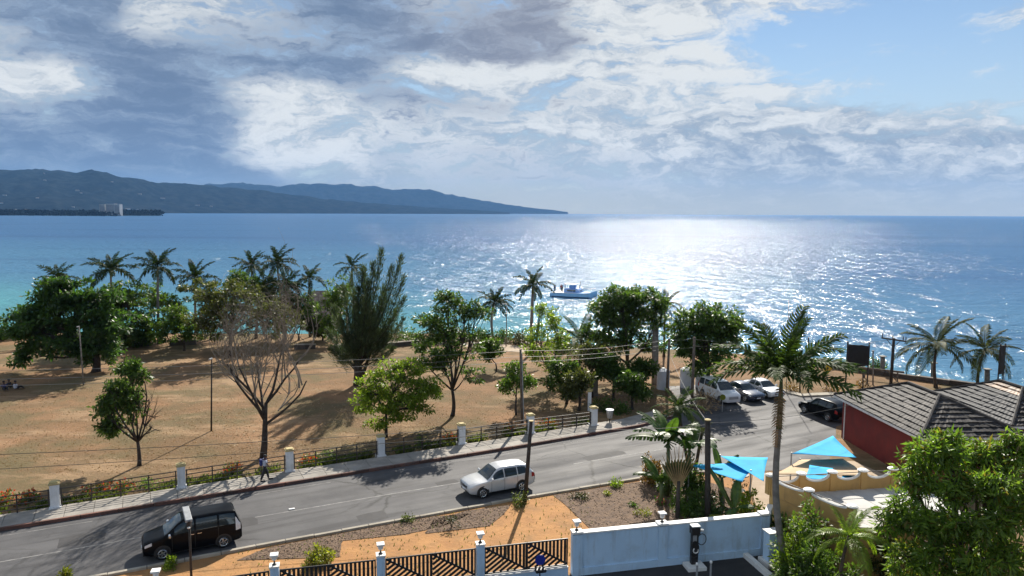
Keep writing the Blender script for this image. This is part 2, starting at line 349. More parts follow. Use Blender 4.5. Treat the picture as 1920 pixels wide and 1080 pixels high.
M['paint_white'] = surf('paint_white', (0.72, 0.73, 0.74), (0.70, 0.71, 0.72), 0.3, 1.0, coat=0.8)
M['paint_navy'] = surf('paint_navy', (0.02, 0.03, 0.06), (0.018, 0.027, 0.055), 0.25, 1.0, coat=1.0)
M['boat_hull'] = surf('boat_hull', (0.28, 0.54, 0.80), (0.26, 0.50, 0.76), 0.35, 0.6)
M['boat_dark'] = surf('boat_dark', (0.02, 0.07, 0.14), (0.02, 0.06, 0.12), 0.4, 0.6)
M['boat_teal'] = surf('boat_teal', (0.14, 0.40, 0.48), (0.12, 0.36, 0.44), 0.4, 0.6)
M['boat_cabin'] = surf('boat_cabin', (0.22, 0.40, 0.78), (0.2, 0.37, 0.74), 0.4, 0.6)
M['boat_deck'] = surf('boat_deck', (0.72, 0.72, 0.72), (0.66, 0.66, 0.66), 0.6, 1.0)
M['skin'] = surf('skin', (0.12, 0.062, 0.04), (0.10, 0.052, 0.034), 0.6, 6.0)
M['shirt_pale'] = surf('shirt_pale', (0.52, 0.54, 0.62), (0.46, 0.48, 0.57), 0.9, 5.0)
M['cloth_dark'] = surf('cloth_dark', (0.02, 0.02, 0.024), (0.03, 0.03, 0.034), 0.9, 5.0)
M['cloth_blue'] = surf('cloth_blue', (0.02, 0.03, 0.13), (0.025, 0.035, 0.15), 0.8, 5.0)
M['cloth_red'] = surf('cloth_red', (0.35, 0.04, 0.04), (0.3, 0.035, 0.035), 0.9, 5.0)
M['blue_disc'] = surf('blue_disc', (0.012, 0.03, 0.30), (0.012, 0.028, 0.28), 0.4, 2.0)
M['far_white'] = surf('far_white', (0.34, 0.36, 0.38), (0.28, 0.30, 0.32), 0.8, 0.05)
M['thatch'] = surf('thatch', (0.30, 0.26, 0.24), (0.16, 0.13, 0.12), 0.95, 2.5, 0.05)
M['sand'] = surf('sand', (0.55, 0.49, 0.40), (0.47, 0.41, 0.33), 0.95, 0.4, 0.01)
M['foam'] = surf('foam', (0.75, 0.78, 0.78), (0.65, 0.7, 0.72), 0.9, 1.0, 0.03)
M['brick'] = surf('brick', (0.30, 0.12, 0.08), (0.22, 0.09, 0.06), 0.9, 2.0, 0.01, objrand=0.15)
# ================================================================ the setting
def ground_mat():
    m, t, b, out = mat_new('dry_grass_ground')
    pos = t.new('ShaderNodeNewGeometry').outputs['Position']
    x, y, z = t.sep(pos); st = t.comb(t.m('MULTIPLY', x, 0.45), y, z)
    n1 = t.noise(pos, 0.07, 6, 0.62, 0.6); n2 = t.noise(st, 0.55, 8, 0.72); n3 = t.noise(t.vm('ADD', pos, (31, 5, 0)), 0.13, 6, 0.65); n4 = t.noise(t.vm('ADD', st, (3, 55, 0)), 0.24, 6, 0.7)
    col = t.mix(t.sm(n1, 0.40, 0.58), (0.285, 0.165, 0.088), (0.195, 0.122, 0.064))
    col = t.mix(t.m('MULTIPLY', t.sm(n3, 0.43, 0.60), 0.95), col, (0.148, 0.118, 0.06))
    col = t.mix(t.m('MULTIPLY', t.sm(n4, 0.50, 0.66), 0.85), col, (0.36, 0.24, 0.14))
    col = t.mix(t.m('MULTIPLY', t.sm(n2, 0.47, 0.66), 0.7), col, (0.17, 0.112, 0.062))
    col = t.mix(t.m('MULTIPLY', t.sm(t.noise(pos, 5.0, 5, 0.75), 0.55, 0.72), 0.25), col, (0.13, 0.09, 0.05))
    t.put(b.inputs['Base Color'], col); b.inputs['Roughness'].default_value = 0.95; b.inputs['Specular IOR Level'].default_value = 0.15
    bn = t.new('ShaderNodeBump'); bn.inputs['Strength'].default_value = 1.0; bn.inputs['Distance'].default_value = 0.10
    t.put(bn.inputs['Height'], t.noise(pos, 4.0, 7, 0.75)); t.l.new(bn.outputs[0], b.inputs['Normal'])
    return m
def asphalt_mat(name, along, c1, c2, dark):
    m, t, b, out = mat_new(name)
    pos = t.new('ShaderNodeNewGeometry').outputs['Position']
    x, y, z = t.sep(pos); ca, sa = math.cos(along), math.sin(along)
    u = t.m('ADD', t.m('MULTIPLY', x, ca), t.m('MULTIPLY', y, sa)); v = t.m('SUBTRACT', t.m('MULTIPLY', y, ca), t.m('MULTIPLY', x, sa))
    st = t.comb(t.m('MULTIPLY', u, 0.09), t.m('MULTIPLY', v, 0.85), 0)
    col = t.mix(t.sm(t.noise(pos, 0.35, 7, 0.65), 0.35, 0.65), c1, c2)
    col = t.mix(t.m('MULTIPLY', t.sm(t.noise(st, 1.0, 6, 0.62), 0.48, 0.66), 0.75), col, dark)
    col = t.mix(t.m('MULTIPLY', t.sm(t.noise(t.vm('ADD', st, (4, 9, 0)), 0.7, 4, 0.6), 0.52, 0.7), 0.4), col, tuple(k*1.35 for k in c1))
    vo = t.new('ShaderNodeTexVoronoi', feature='DISTANCE_TO_EDGE'); t.put(vo.inputs['Vector'], t.vm('ADD', pos, t.comb(t.noise(pos, 0.8, 5, 0.7), t.noise(pos, 0.9, 5, 0.7), 0))); vo.inputs['Scale'].default_value = 0.16
    crack = t.m('MULTIPLY', t.sm(vo.outputs['Distance'], 0.018, 0.0), t.sm(t.noise(pos, 0.12, 3, 0.5), 0.40, 0.55))
    col = t.mix(t.m('MULTIPLY', t.sm(t.noise(t.vm('ADD', pos, (17, 3, 0)), 0.6, 5, 0.7), 0.58, 0.72), 0.6), col, dark)
    col = t.mix(t.m('MULTIPLY', crack, 0.8), col, (0.03, 0.03, 0.03))
    col = t.mix(t.m('MULTIPLY', t.sm(t.noise(pos, 26.0, 3, 0.8), 0.55, 0.75), 0.35), col, tuple(k*1.6 for k in c1))
    t.put(b.inputs['Base Color'], col); b.inputs['Specular IOR Level'].default_value = 0.25
    t.put(b.inputs['Roughness'], t.sm(t.noise(st, 0.8, 4, 0.6), 0.4, 0.7, 0.7, 0.85))
    bn = t.new('ShaderNodeBump'); bn.inputs['Strength'].default_value = 0.7; bn.inputs['Distance'].default_value = 0.012
    t.put(bn.inputs['Height'], t.noise(pos, 30.0, 3, 0.7)); t.l.new(bn.outputs[0], b.inputs['Normal'])
    return m
ROAD_A = math.atan2(57.1-37.3, 10.5+27.6)
M['ground'] = ground_mat()
M['asphalt'] = asphalt_mat('asphalt', ROAD_A, (0.100, 0.098, 0.100), (0.072, 0.071, 0.074), (0.042, 0.041, 0.043))
M['yard_asphalt'] = asphalt_mat('yard_asphalt', 0.2, (0.035, 0.034, 0.035), (0.05, 0.047, 0.046), (0.022, 0.022, 0.022))
M['dirt'] = surf('dirt', (0.43, 0.215, 0.075), (0.35, 0.17, 0.06), 0.95, 0.8, 0.06, 3.0, grime=(0.26, 0.15, 0.06), gscale=0.6, gamt=0.7)
M['line_paint'] = surf('line_paint', (0.27, 0.265, 0.255), (0.13, 0.128, 0.126), 0.8, 2.2, grime=(0.13, 0.128, 0.126), gscale=0.9, gamt=0.95)
M['pathmat'] = surf('pathmat', (0.46, 0.36, 0.26), (0.38, 0.29, 0.2), 0.95, 0.6, 0.01)

def sheet(name, poly, z, mat, kind='structure', parent=None):
    from mathutils.geometry import tessellate_polygon
    tri = tessellate_polygon([[Vector((p[0], p[1], 0)) for p in poly]])
    V = [(p[0], p[1], z) for p in poly]; F = []
    for a, b, c in tri:
        n = (Vector(V[b])-Vector(V[a])).cross(Vector(V[c])-Vector(V[a]))
        F.append((a, b, c) if n.z > 0 else (a, c, b))
    o = obj(name, np_mesh(name, V, F), mat, parent)
    if parent is None: o['kind'] = kind
    return o

SEA_Z = -3.5
SHORE = [(-260, 112), (-150, 106), (-95, 102), (-60, 101), (-30, 101), (-15, 102), (-4, 101), (3, 97), (10, 93.5), (20, 91), (29, 88)]
WALL_S = [(29, 88), (35.9, 80.2), (42.6, 74.4), (49.6, 68.4), (60, 59.5), (90, 34), (140, -8)]
sheet('ground', [(-260, -70)]+[(140, -70)]+WALL_S[::-1]+SHORE[::-1][1:], 0.0, M['ground'])
# beach slope
mb = MB(); n = len(SHORE); prof = [(0, 0), (3, -0.9), (9, -2.6), (18, -3.8), (32, -6)]
vs = []
for i, (x, y) in enumerate(SHORE):
    nx, ny = (SHORE[min(i+1, n-1)][1]-SHORE[max(i-1, 0)][1]), -(SHORE[min(i+1, n-1)][0]-SHORE[max(i-1, 0)][0])
    L = math.hypot(nx, ny); nx, ny = -nx/L, -ny/L
    for d, z in prof: vs.append((x+nx*d, y+ny*d, z-0.002))
k = len(prof)
mb.add(vs, [(i*k+j, i*k+j+1, (i+1)*k+j+1, (i+1)*k+j) for i in range(n-1) for j in range(k-1)])
mb.build('beach', M['sand'])['kind'] = 'structure'
# sea wall on the right, with its stone blocks as pieces
sw = thing('sea_wall', 'dark stone sea wall running along the shore at the right', 'wall')
for (ax, ay), (bx, by) in zip(WALL_S[:-1], WALL_S[1:]):
    L = math.hypot(bx-ax, by-ay); nseg = max(1, int(L/2.4)); a = math.atan2(by-ay, bx-ax)
    if ax > 60: nseg = 1
    blk = MB().box((0, 0, -1.75), (L/nseg-0.03, 0.6, 4.5)).mesh('block') if nseg > 1 else None
    for q in range(nseg):
        t_ = (q+0.5)/nseg; hh = 0.04*math.sin(q*2.3)
        if blk: obj('block', blk, M['stone_dark'], sw, (ax+(bx-ax)*t_, ay+(by-ay)*t_, hh), (0, 0, a))
        else: MB().box((0, 0, -1.75), (L, 0.6, 4.5)).build('block', M['stone_dark'], sw, loc=(ax+(bx-ax)*t_, ay+(by-ay)*t_, hh), rot=(0, 0, a))

# road, kerbs, pavement
FK = [(-75, 12.9), (-27.6, 37.3), (-15.9, 43.3), (0.1, 51.4), (10.5, 57.1), (13.6, 59.6), (15.4, 62.6), (15.6, 71)]
NK = [(-75, 5.4), (-19.2, 32.7), (-13.2, 35.7), (0.1, 42.0), (8.4, 45.6), (12, 46.8), (15.6, 47.0)]
sheet('road', NK+[(18.5, 47.4), (22.6, 49.6), (24.6, 53), (26.6, 57.5), (31, 61.0), (60, 52)]+[(60, 58), (40, 66.5), (31, 67.6), (27.6, 67.0), (25.6, 70), (25, 73)]+FK[::-1], 0.004, M['asphalt'])
def offset_line(pts, d):
    out = []
    for i, (x, y) in enumerate(pts):
        a = pts[max(i-1, 0)]; b = pts[min(i+1, len(pts)-1)]
        tx, ty = b[0]-a[0], b[1]-a[1]; L = math.hypot(tx, ty); out.append((x-ty/L*d, y+tx/L*d))
    return out
def resample(pts, step):
    out = [pts[0]]; acc = 0.0
    for (ax, ay), (bx, by) in zip(pts[:-1], pts[1:]):
        L = math.hypot(bx-ax, by-ay); n_ = max(1, round(L/step))
        out += [(ax+(bx-ax)*j/n_, ay+(by-ay)*j/n_) for j in range(1, n_+1)]
    return out
def stones(root, pts, step, d0, d1, z0, z1, mat, name, gap=0.02, rr=None, jit=0.0):
    rs = resample(pts, step); A = offset_line(rs, d0); B = offset_line(rs, d1); rg = random.Random(4)
    for i in range(len(rs)-1):
        g = gap/max(0.2, math.hypot(rs[i+1][0]-rs[i][0], rs[i+1][1]-rs[i][1]))
        lerp = lambda p, q, t: (p[0]+(q[0]-p[0])*t, p[1]+(q[1]-p[1])*t)
        poly = [lerp(A[i], A[i+1], g), lerp(A[i], A[i+1], 1-g), lerp(B[i], B[i+1], 1-g), lerp(B[i], B[i+1], g)]
        if d1 < d0: poly = poly[::-1]
        MB().prism(poly, z0, z1+rg.uniform(-jit, jit)).build(name, mat, root)
FKv = [(-45, 28.35)]+FK[1:]
far_kerb = tag(obj('far_kerb', None), kind='structure'); near_kerb = tag(obj('near_kerb', None), kind='structure'); pavement = tag(obj('pavement', None), kind='structure')
stones(far_kerb, FKv, 1.8, 0.0, 0.17, -0.05, 0.19, M['kerb_red'], 'kerb_stone', jit=0.006)
stones(pavement, FKv[:6], 1.5, 0.176, 2.15, -0.05, 0.165, M['concrete'], 'paving_slab', 0.012, jit=0.004)
NKv = [(-45, 20.1)]+NK[1:]
stones(near_kerb, NKv, 1.5, 0.0, -0.2, -0.05, 0.13, M['kerb_top'], 'kerb_stone', jit=0.012)
# right-hand kerb and pavement by the sea green
rk = [(25.6, 70), (27.6, 67.0), (31, 67.6), (40, 66.5)]
rkerb = tag(obj('side_road_kerb', None), kind='structure'); stones(rkerb, rk, 1.6, 0.0, 0.9, -0.05, 0.14, M['kerb_top'], 'kerb_stone', jit=0.01)
# centre line, worn
CL = [(-50, 21.9), (-25.2, 33.9), (-14.5, 39.3), (-7.2, 42.9), (1.5, 47.0), (10.0, 51.0), (13, 52.6)]
rs = resample(CL, 3.0); a = offset_line(rs, -0.055); b = offset_line(rs, 0.055)
lines = tag(obj('road_marking', None), kind='structure')
for i in range(len(rs)-1):
    if i % 7 == 5: continue
    w0 = a[i], a[i+1], b[i+1], b[i]
    MB().add([(p[0], p[1], 0.009) for p in w0], [(0, 1, 2, 3)]).build('painted_line', M['line_paint'], lines)
a = offset_line(resample(FK[1:5], 4), -0.75); 
for i in range(len(a)-1):
    if i % 3 == 1: continue
    p, q = a[i], a[i+1]
    MB().add([(p[0], p[1], 0.009), (q[0], q[1], 0.009), (q[0]-0.03, q[1]+0.06, 0.009), (p[0]-0.03, p[1]+0.06, 0.009)], [(0, 1, 2, 3)]).build('painted_line', M['line_paint'], lines)

M['patch'] = surf('patch', (0.038, 0.037, 0.038), (0.052, 0.05, 0.052), 0.85, 1.5, 0.008)
rd = Matrix.Rotation(ROAD_A, 2)
for i, (px, py, l_, w_) in enumerate([(430, 985, 2.6, 1.1), (700, 968, 1.6, 1.2), (1130, 855, 3.4, 0.9), (840, 905, 1.4, 0.7), (150, 1010, 2.2, 1.3)]):
    c_ = G(px, py); q_ = [rd @ Vector((l_*x_*(.5+.06*math.sin(i*3+x_)), w_*y_*(.5+.08*math.cos(i*2+y_)))) for x_, y_ in ((-1, -1), (.1, -1.1), (1, -.9), (1.05, .2), (.9, 1), (-.2, 1.08), (-1, .9))]
    sheet('road_patch', [(c_.x+v_.x, c_.y+v_.y) for v_ in q_], 0.007, M['patch'])
c_ = G(920, 892); dc = thing('manhole_cover', 'round iron manhole cover in the far lane near the silver car', 'manhole cover', (c_.x, c_.y, 0.006)); MB().lathe([(.36, 0), (.36, .012)], 20).build('frame', M['rail_metal'], dc); MB().lathe([(.31, .013), (.30, .018)], 20).build('lid', M['pole_dark'], dc)
c_ = G(547, 955); rs_ = thing('road_plate', 'small white plate lying on the road near the centre line', 'plate', (c_.x, c_.y, 0.01), .4); MB().box((0, 0, .02), (.34, .16, .04)).build('plate', M['white_trim'], rs_, bevel=.01)
# planted verge between road and hotel wall
GL = [(-45, 17.8), (-10.2, 29.7), (-5.8, 30.7), (-1.4, 31.9), (2.95, 33.0), (13.1, 35.35)]       # hotel gate and wall line
vpoly = offset_line(NKv, -0.2)+[(16.2, 46.6), (15.0, 44), (13.8, 37.6)]+GL[::-1]
sheet('verge', vpoly, 0.006, M['dirt'])
sheet('yard', [(p[0], p[1]) for p in GL]+[(16, 34.5), (18, 20), (18, -20), (-45, -20)], 0.005, M['yard_asphalt'])
beds = [[(-13.6, 34.2), (-8.6, 34.6), (-8.9, 36.4), (-5.7, 37.2), (-3.6, 38.3), (-2.2, 40.0), (-4.4, 39.5), (-8.2, 37.7), (-12.6, 35.5)],
        [(-4.6, 37.3), (-1.2, 38.3), (-0.4, 39.9), (0.0, 41.2), (-2.6, 40.3), (-4.4, 39.0)],
        [(4.9, 36.6), (4.2, 38.5), (3.2, 41.4), (2.6, 42.7), (8.2, 45.0), (11.6, 46.2), (14.4, 43.5), (12.6, 38.6), (12.8, 36.2), (8.5, 34.6), (5.2, 34.2)]]
rg = random.Random(11)
def ptin(p, poly):
    c = False; j = len(poly)-1
    for i in range(len(poly)):
        if (poly[i][1] > p[1]) != (poly[j][1] > p[1]) and p[0] < (poly[j][0]-poly[i][0])*(p[1]-poly[i][1])/(poly[j][1]-poly[i][1])+poly[i][0]: c = not c
        j = i
    return c
def clods(name, poly, n_, z, s0, s1, mat, parent=None):
    xs = [p[0] for p in poly]; ys = [p[1] for p in poly]; mb = MB(); k = 0
    while k < n_:
        p = (rg.uniform(min(xs), max(xs)), rg.uniform(min(ys), max(ys)))
        if not ptin(p, poly): continue
        k += 1; s = rg.uniform(s0, s1); a = rg.uniform(0, 6.3)
        vs = [(p[0]+s*math.cos(a+q*2.1)*rg.uniform(.6, 1.5), p[1]+s*math.sin(a+q*2.1)*rg.uniform(.6, 1.5), z) for q in range(3)]+[(p[0]+rg.uniform(-.3, .3)*s, p[1]+rg.uniform(-.3, .3)*s, z+s*rg.uniform(.15, .6))]
        mb.add(vs, [(0, 1, 3), (1, 2, 3), (2, 0, 3)])
    return mb.build(name, mat, parent)
for i, poly in enumerate(beds):
    xs = [p[0] for p in poly]
    bedo = sheet('planting_bed', poly, 0.03, M['soil'])
    tag(clods('mulch', poly, (2600, 1100, 4800)[i], 0.028, 0.02, 0.085, M['clod']), ['brown mulch on the bed behind the slatted gate', 'dark mulch on the bed by the silver car', 'brown mulch on the wide bed behind the white wall'][i], 'mulch', kind='stuff')

# leaf litter and dry tufts on the green
def blades(name, label, cat, n_, region, h0, h1, w, mat, z=0.0, lie=False, seed=3):
    r_ = np.random.RandomState(seed); V = []; P = []
    while len(P) < n_:
        p = region(r_)
        if p is not None: P.append(p)
    P = np.array(P); N = len(P)
    a = r_.uniform(0, 6.283, N); h = r_.uniform(h0, h1, N); ww = w*r_.uniform(.6, 1.3, N)
    d = np.stack([np.cos(a), np.sin(a)], 1); base = np.concatenate([P, np.full((N, 1), z)], 1)
    up = np.stack([d[:, 1]*h*0.5, -d[:, 0]*h*0.5, h*(0.15 if lie else 0.9)], 1)
    s = np.concatenate([d*ww[:, None], np.zeros((N, 1))], 1)
    V = np.stack([base-s, base+s, base+up+s*0.3, base+up-s*0.3], 1).reshape(-1, 3)
    F = np.arange(N*4).reshape(-1, 4)
    return tag(obj(name, np_mesh(name, V, F), mat), label, cat, kind='stuff')
def green(r_):
    px, py = r_.uniform(-30, 1300), 650+240*r_.beta(1.6, 1.2)
    g = G(px, py)
    fy = np.interp(g.x, [-45, -26.4, -14.7, -3.7, 6.7, 14], [31, 40.6, 46.7, 52.6, 57.6, 62])
    return (g.x, g.y) if g.y > fy+0.2 and g.y < 96 else None
blades('dry_grass', 'dry straw coloured grass over the park ground', 'grass', 9000, green, 0.02, 0.06, 0.05, M['straw'])
def litter(r_):
    c = [(-17.5, 50.5, 6), (-24, 58, 9), (-10, 57, 8), (12, 66, 7)][r_.randint(4)]
    p = r_.normal(0, 1, 2)*c[2]*0.6; p = (c[0]+p[0], c[1]+p[1])
    fy = np.interp(p[0], [-45, -26.4, -14.7, -3.7, 6.7, 14], [31, 40.6, 46.7, 52.6, 57.6, 62])
    return p if p[1] > fy+0.2 else None
blades('leaf_litter', 'pale fallen leaves scattered under the bare trees', 'leaves', 4200, litter, 0.08, 0.2, 0.07, M['dry_leaf'], 0.01, True, 5)
def verge_r(r_):
    p = (r_.uniform(-14, 5), r_.uniform(30, 43)); ok = ptin(p, vpoly); return p if ok and r_.rand() < 0.6 else None
blades('weeds', 'sparse low weeds on the orange dirt verge', 'weeds', 900, verge_r, 0.04, 0.14, 0.03, M['weed'], 0.01, seed=9)
def fence_r(r_):
    t_ = r_.rand(); p = np.array([-44, 31.2])+(np.array([7.6, 58.2])-np.array([-44, 31.2]))*t_; q = p+np.array([-.48, .88])*r_.uniform(0.1, 1.3)
    x = q[0]; ok = math.sin(x*0.9)+math.sin(x*2.3+1)+r_.normal(0, .5) > -0.2
    return (q[0], q[1]) if ok else None
blades('ground_cover', 'green ground cover along the foot of the park fence', 'plants', 7000, fence_r, 0.12, 0.38, 0.07, M['weed'], 0, seed=12)

# paved path and low walls near the shore
sheet('path', [tuple(G(*p)[:2]) for p in ((640, 648), (780, 643), (900, 652), (985, 662), (990, 650), (900, 641), (760, 632), (660, 637))], 0.012, M['pathmat'])
lw = [((246, 650), (283, 648), 0.5, 'low dark wall left of the tall palm trunk'), ((318, 648), (368, 646), 0.55, 'low dark wall just right of the tall palm trunk'), ((552, 655), (592, 654), 0.55, 'short low wall behind the bare tree'),
      ((626, 655), (703, 654), 0.55, 'low dark retaining wall behind the feathery pine'), ((708, 653), (785, 646), 0.5, 'low brown retaining wall right of the feathery pine')]
for p, q, h, lab in lw:
    A, B = G(*p), G(*q); L = (B-A).length; a = math.atan2(B.y-A.y, B.x-A.x); r_ = thing('low_wall', lab, 'wall', A, a, 'low walls on the green')
    nb = max(2, int(L/1.1)); blk = MB().box((0, 0, h/2), (L/nb-0.03, 0.4, h)).mesh('block')
    for i in range(nb): obj('block', blk, M['stone_dark'], r_, ((i+.5)*L/nb, 0, 0.012*math.sin(i*3)))
    MB().box((L/2, 0, h+0.05), (L, 0.5, 0.08)).build('coping', M['stone'], r_)

# ---------------------------------------------------------------- sea
def sea_mat():
    m, t, b, out = mat_new('sea_water')
    pos = t.new('ShaderNodeNewGeometry').outputs['Position']; x, y, z = t.sep(pos)
    wob = t.m('MULTIPLY', t.m('SUBTRACT', t.noise(pos, 0.012, 5, 0.6), 0.5), 60.0)
    sh = t.m('ADD', t.m('ADD', t.m('ADD', y, t.m('MULTIPLY', x, 0.30)), t.m('MULTIPLY', t.m('MAXIMUM', t.m('SUBTRACT', x, 8.0), 0.0), 1.3)), wob)          # distance off the beach, roughly
    f1 = t.sm(sh, 112, 195); f2 = t.sm(sh, 190, 520)
    col = t.mix(f1, (0.09, 0.28, 0.32), (0.07, 0.18, 0.30)); col = t.mix(f2, col, (0.050, 0.130, 0.262))
    str_ = t.noise(t.comb(t.m('MULTIPLY', x, 0.0016), t.m('MULTIPLY', y, 0.012), 0), 1.0, 5, 0.6)
    col = t.mix(t.m('MULTIPLY', t.sm(str_, 0.5, 0.68), 0.4), col, (0.036, 0.085, 0.20))
    px = t.comb(t.m('MULTIPLY', x, 1.0), y, z)
    big = t.noise(px, 0.15, 5, 0.64, 0.5); gust = t.sm(t.noise(px, 0.008, 3, 0.6), 0.35, 0.65, 0.65, 1.15)
    h = t.m('ADD', t.m('MULTIPLY', big, 2.0), t.m('ADD', t.m('MULTIPLY', t.noise(px, 0.5, 3, 0.6, 0.5), 0.34), t.m('MULTIPLY', t.noise(px, 2.2, 2, 0.6), 0.05)))
    h = t.m('MULTIPLY', h, gust)
    bn = t.new('ShaderNodeBump'); bn.inputs['Strength'].default_value = 1.0; bn.inputs['Distance'].default_value = 0.9
    t.put(bn.inputs['Height'], h); t.n.remove(b)
    # water body colour under a skin whose reflection is capped, as wave backs hide one another at low angles
    df = t.new('ShaderNodeBsdfDiffuse'); t.put(df.inputs['Color'], col); gl = t.new('ShaderNodeBsdfGlossy'); gl.inputs['Roughness'].default_value = 0.12
    fr = t.new('ShaderNodeFresnel'); fr.inputs['IOR'].default_value = 1.33
    for n_ in (df, gl, fr): t.l.new(bn.outputs[0], n_.inputs['Normal'])
    mx = t.new('ShaderNodeMixShader'); t.put(mx.inputs[0], t.m('MINIMUM', t.m('MULTIPLY', fr.outputs[0], 0.72), 0.26)); t.l.new(df.outputs[0], mx.inputs[1]); t.l.new(gl.outputs[0], mx.inputs[2]); t.l.new(mx.outputs[0], out.inputs['Surface'])
    return m
M['sea'] = sea_mat()
obj('sea', np_mesh('sea', [(-26000, 20, SEA_Z), (26000, -60, SEA_Z), (26000, 15400, SEA_Z), (-26000, 15400, SEA_Z)], [(0, 1, 2, 3)]), M['sea'])['kind'] = 'structure'

# ---------------------------------------------------------------- far hills
from mathutils import noise as mnoise
def hill_mat(name, c1, c2):
    m, t, b, out = mat_new(name)
    pos = t.new('ShaderNodeNewGeometry').outputs['Position']
    t.put(b.inputs['Base Color'], t.mix(t.sm(t.noise(pos, 0.012, 7, 0.7), 0.4, 0.62), c1, c2)); b.inputs['Roughness'].default_value = 0.95; b.inputs['Specular IOR Level'].default_value = 0.0
    return m
M['hill'] = hill_mat('hill', (0.006, 0.010, 0.012), (0.020, 0.025, 0.026))  # cloud shade over the hills is put into this darkened base colour
HILLS = []
def hill(name, ridge, d0, d1, mat, seed, back=2500, nd=26, wob=1.0):
    pxs = np.arange(ridge[0][0], ridge[-1][0]+1, 7.0); V = []; rx = [r_[0] for r_ in ridge]; ry = [r_[1] for r_ in ridge]
    D0 = np.interp(pxs, [p[0] for p in d0], [p[1] for p in d0]); D1 = np.interp(pxs, [p[0] for p in d1], [p[1] for p in d1])
    for i, px in enumerate(pxs):
        top = at(px, float(np.interp(px, rx, ry)), D1[i]); hz = max(top.z-SEA_Z, 1.0)
        dirx = top.x/top.y
        for j in range(nd+5):
            f = j/nd; Y = D0[i]+(D1[i]-D0[i])*f if f <= 1 else D1[i]+(f-1)*back*nd/4*0.25
            p = Vector((dirx*Y, Y, 0)); nz = mnoise.fractal(Vector((p.x*0.0011+seed, p.y*0.0007, 0)), 0.9, 2.1, 5)
            nz2 = mnoise.fractal(Vector((p.x*0.006+seed, p.y*0.004, 3)), 0.9, 2.1, 4)
            if f <= 1: z = hz*(0.62*f**0.75+0.38*f*f)*(1+0.42*wob*nz*(1-f)*1.6)+hz*0.10*wob*nz2*min(1, f*3)*(0.7 if f > 0.97 else 1)
            else: z = hz*max(0, 1-(f-1)*7)
            V.append((p.x, p.y, SEA_Z-1+max(0, z) if j else SEA_Z-2))
    k = nd+5; F = np.array([(i*k+j, (i+1)*k+j, (i+1)*k+j+1, i*k+j+1) for i in range(len(pxs)-1) for j in range(k-1)])
    o = obj(name, np_mesh(name, V, F, True), mat); o['kind'] = 'structure'
    HILLS.append((o, d0, d1)); return o
hill('hill', [(-500, 330), (-300, 318), (-150, 312), (0, 315), (40, 319), (90, 318), (150, 321), (200, 322), (250, 333), (300, 341), (350, 344), (400, 348), (450, 353), (500, 358), (560, 367), (620, 374), (700, 381), (780, 387), (860, 392), (930, 396), (960, 398)],
     [(-500, 4200), (100, 4500), (400, 6000), (700, 7600), (1050, 9500)], [(-500, 6300), (200, 6500), (600, 8000), (1050, 10200)], M['hill'], 2.0)
hill('hill', [(330, 352), (380, 347), (430, 343), (470, 345), (520, 348), (560, 345), (610, 344), (660, 347), (700, 350), (740, 357), (775, 353), (800, 355), (840, 364), (900, 375), (950, 383), (1000, 390), (1040, 394), (1065, 397.5)],
     [(330, 9600), (1065, 12600)], [(330, 11500), (1065, 13600)], M['hill'], 5.0, nd=18, back=600)
# low shore in front with its trees and houses
hill('far_shore', [(-500, 388), (-100, 390), (60, 393), (120, 396), (200, 397), (260, 399), (300, 401)], [(-500, 2500), (200, 2620), (300, 2900)], [(-500, 3100), (300, 3150)], M['hill'], 7.0, back=500, nd=8, wob=0.6)
def on_hill(px, py):
    dg = bpy.context.evaluated_depsgraph_get(); o_ = Vector((0, 0, CAM_H)); d = ray(px, py).normalized()
    ok, loc, *_ = scene.ray_cast(dg, o_+d*1000, d, distance=20000)
    return loc if ok else None
# ================================================================ vegetation builders
def leaves(P, out, size, r_, asp=0.42, droop=0.25, jitter=0.7, fold=0.12):
    """one small folded blade at every point of P; 'out' the direction it tends to"""
    N = len(P); d = out+r_.normal(0, jitter, (N, 3)); d[:, 2] -= droop
    d /= np.linalg.norm(d, axis=1)[:, None]+1e-9
    q = r_.normal(0, 1, (N, 3)); q[:, 2] *= 0.45
    s = np.cross(d, np.cross(q, d)); s /= np.linalg.norm(s, axis=1)[:, None]+1e-9
    nrm = np.cross(d, s); L = size*r_.uniform(0.5, 1.45, (N, 1))
    V = np.stack([P, P+d*L*0.5+s*L*asp*0.5+nrm*L*fold, P+d*L, P+d*L*0.5-s*L*asp*0.5+nrm*L*fold], 1).reshape(-1, 3)
    return V, np.arange(N*4).reshape(-1, 4)
def sph(r_, n, power=0.45):
    d = r_.normal(0, 1, (n, 3)); d /= np.linalg.norm(d, axis=1)[:, None]
    return d*(r_.rand(n, 1)**power)
def bent(a, b, r_, k=0.12, n=4):
    a, b = np.array(a), np.array(b); L = np.linalg.norm(b-a); off = r_.normal(0, k*L, 3)
    return [tuple(a+(b-a)*t+off*math.sin(math.pi*t)) for t in np.linspace(0, 1, n)]
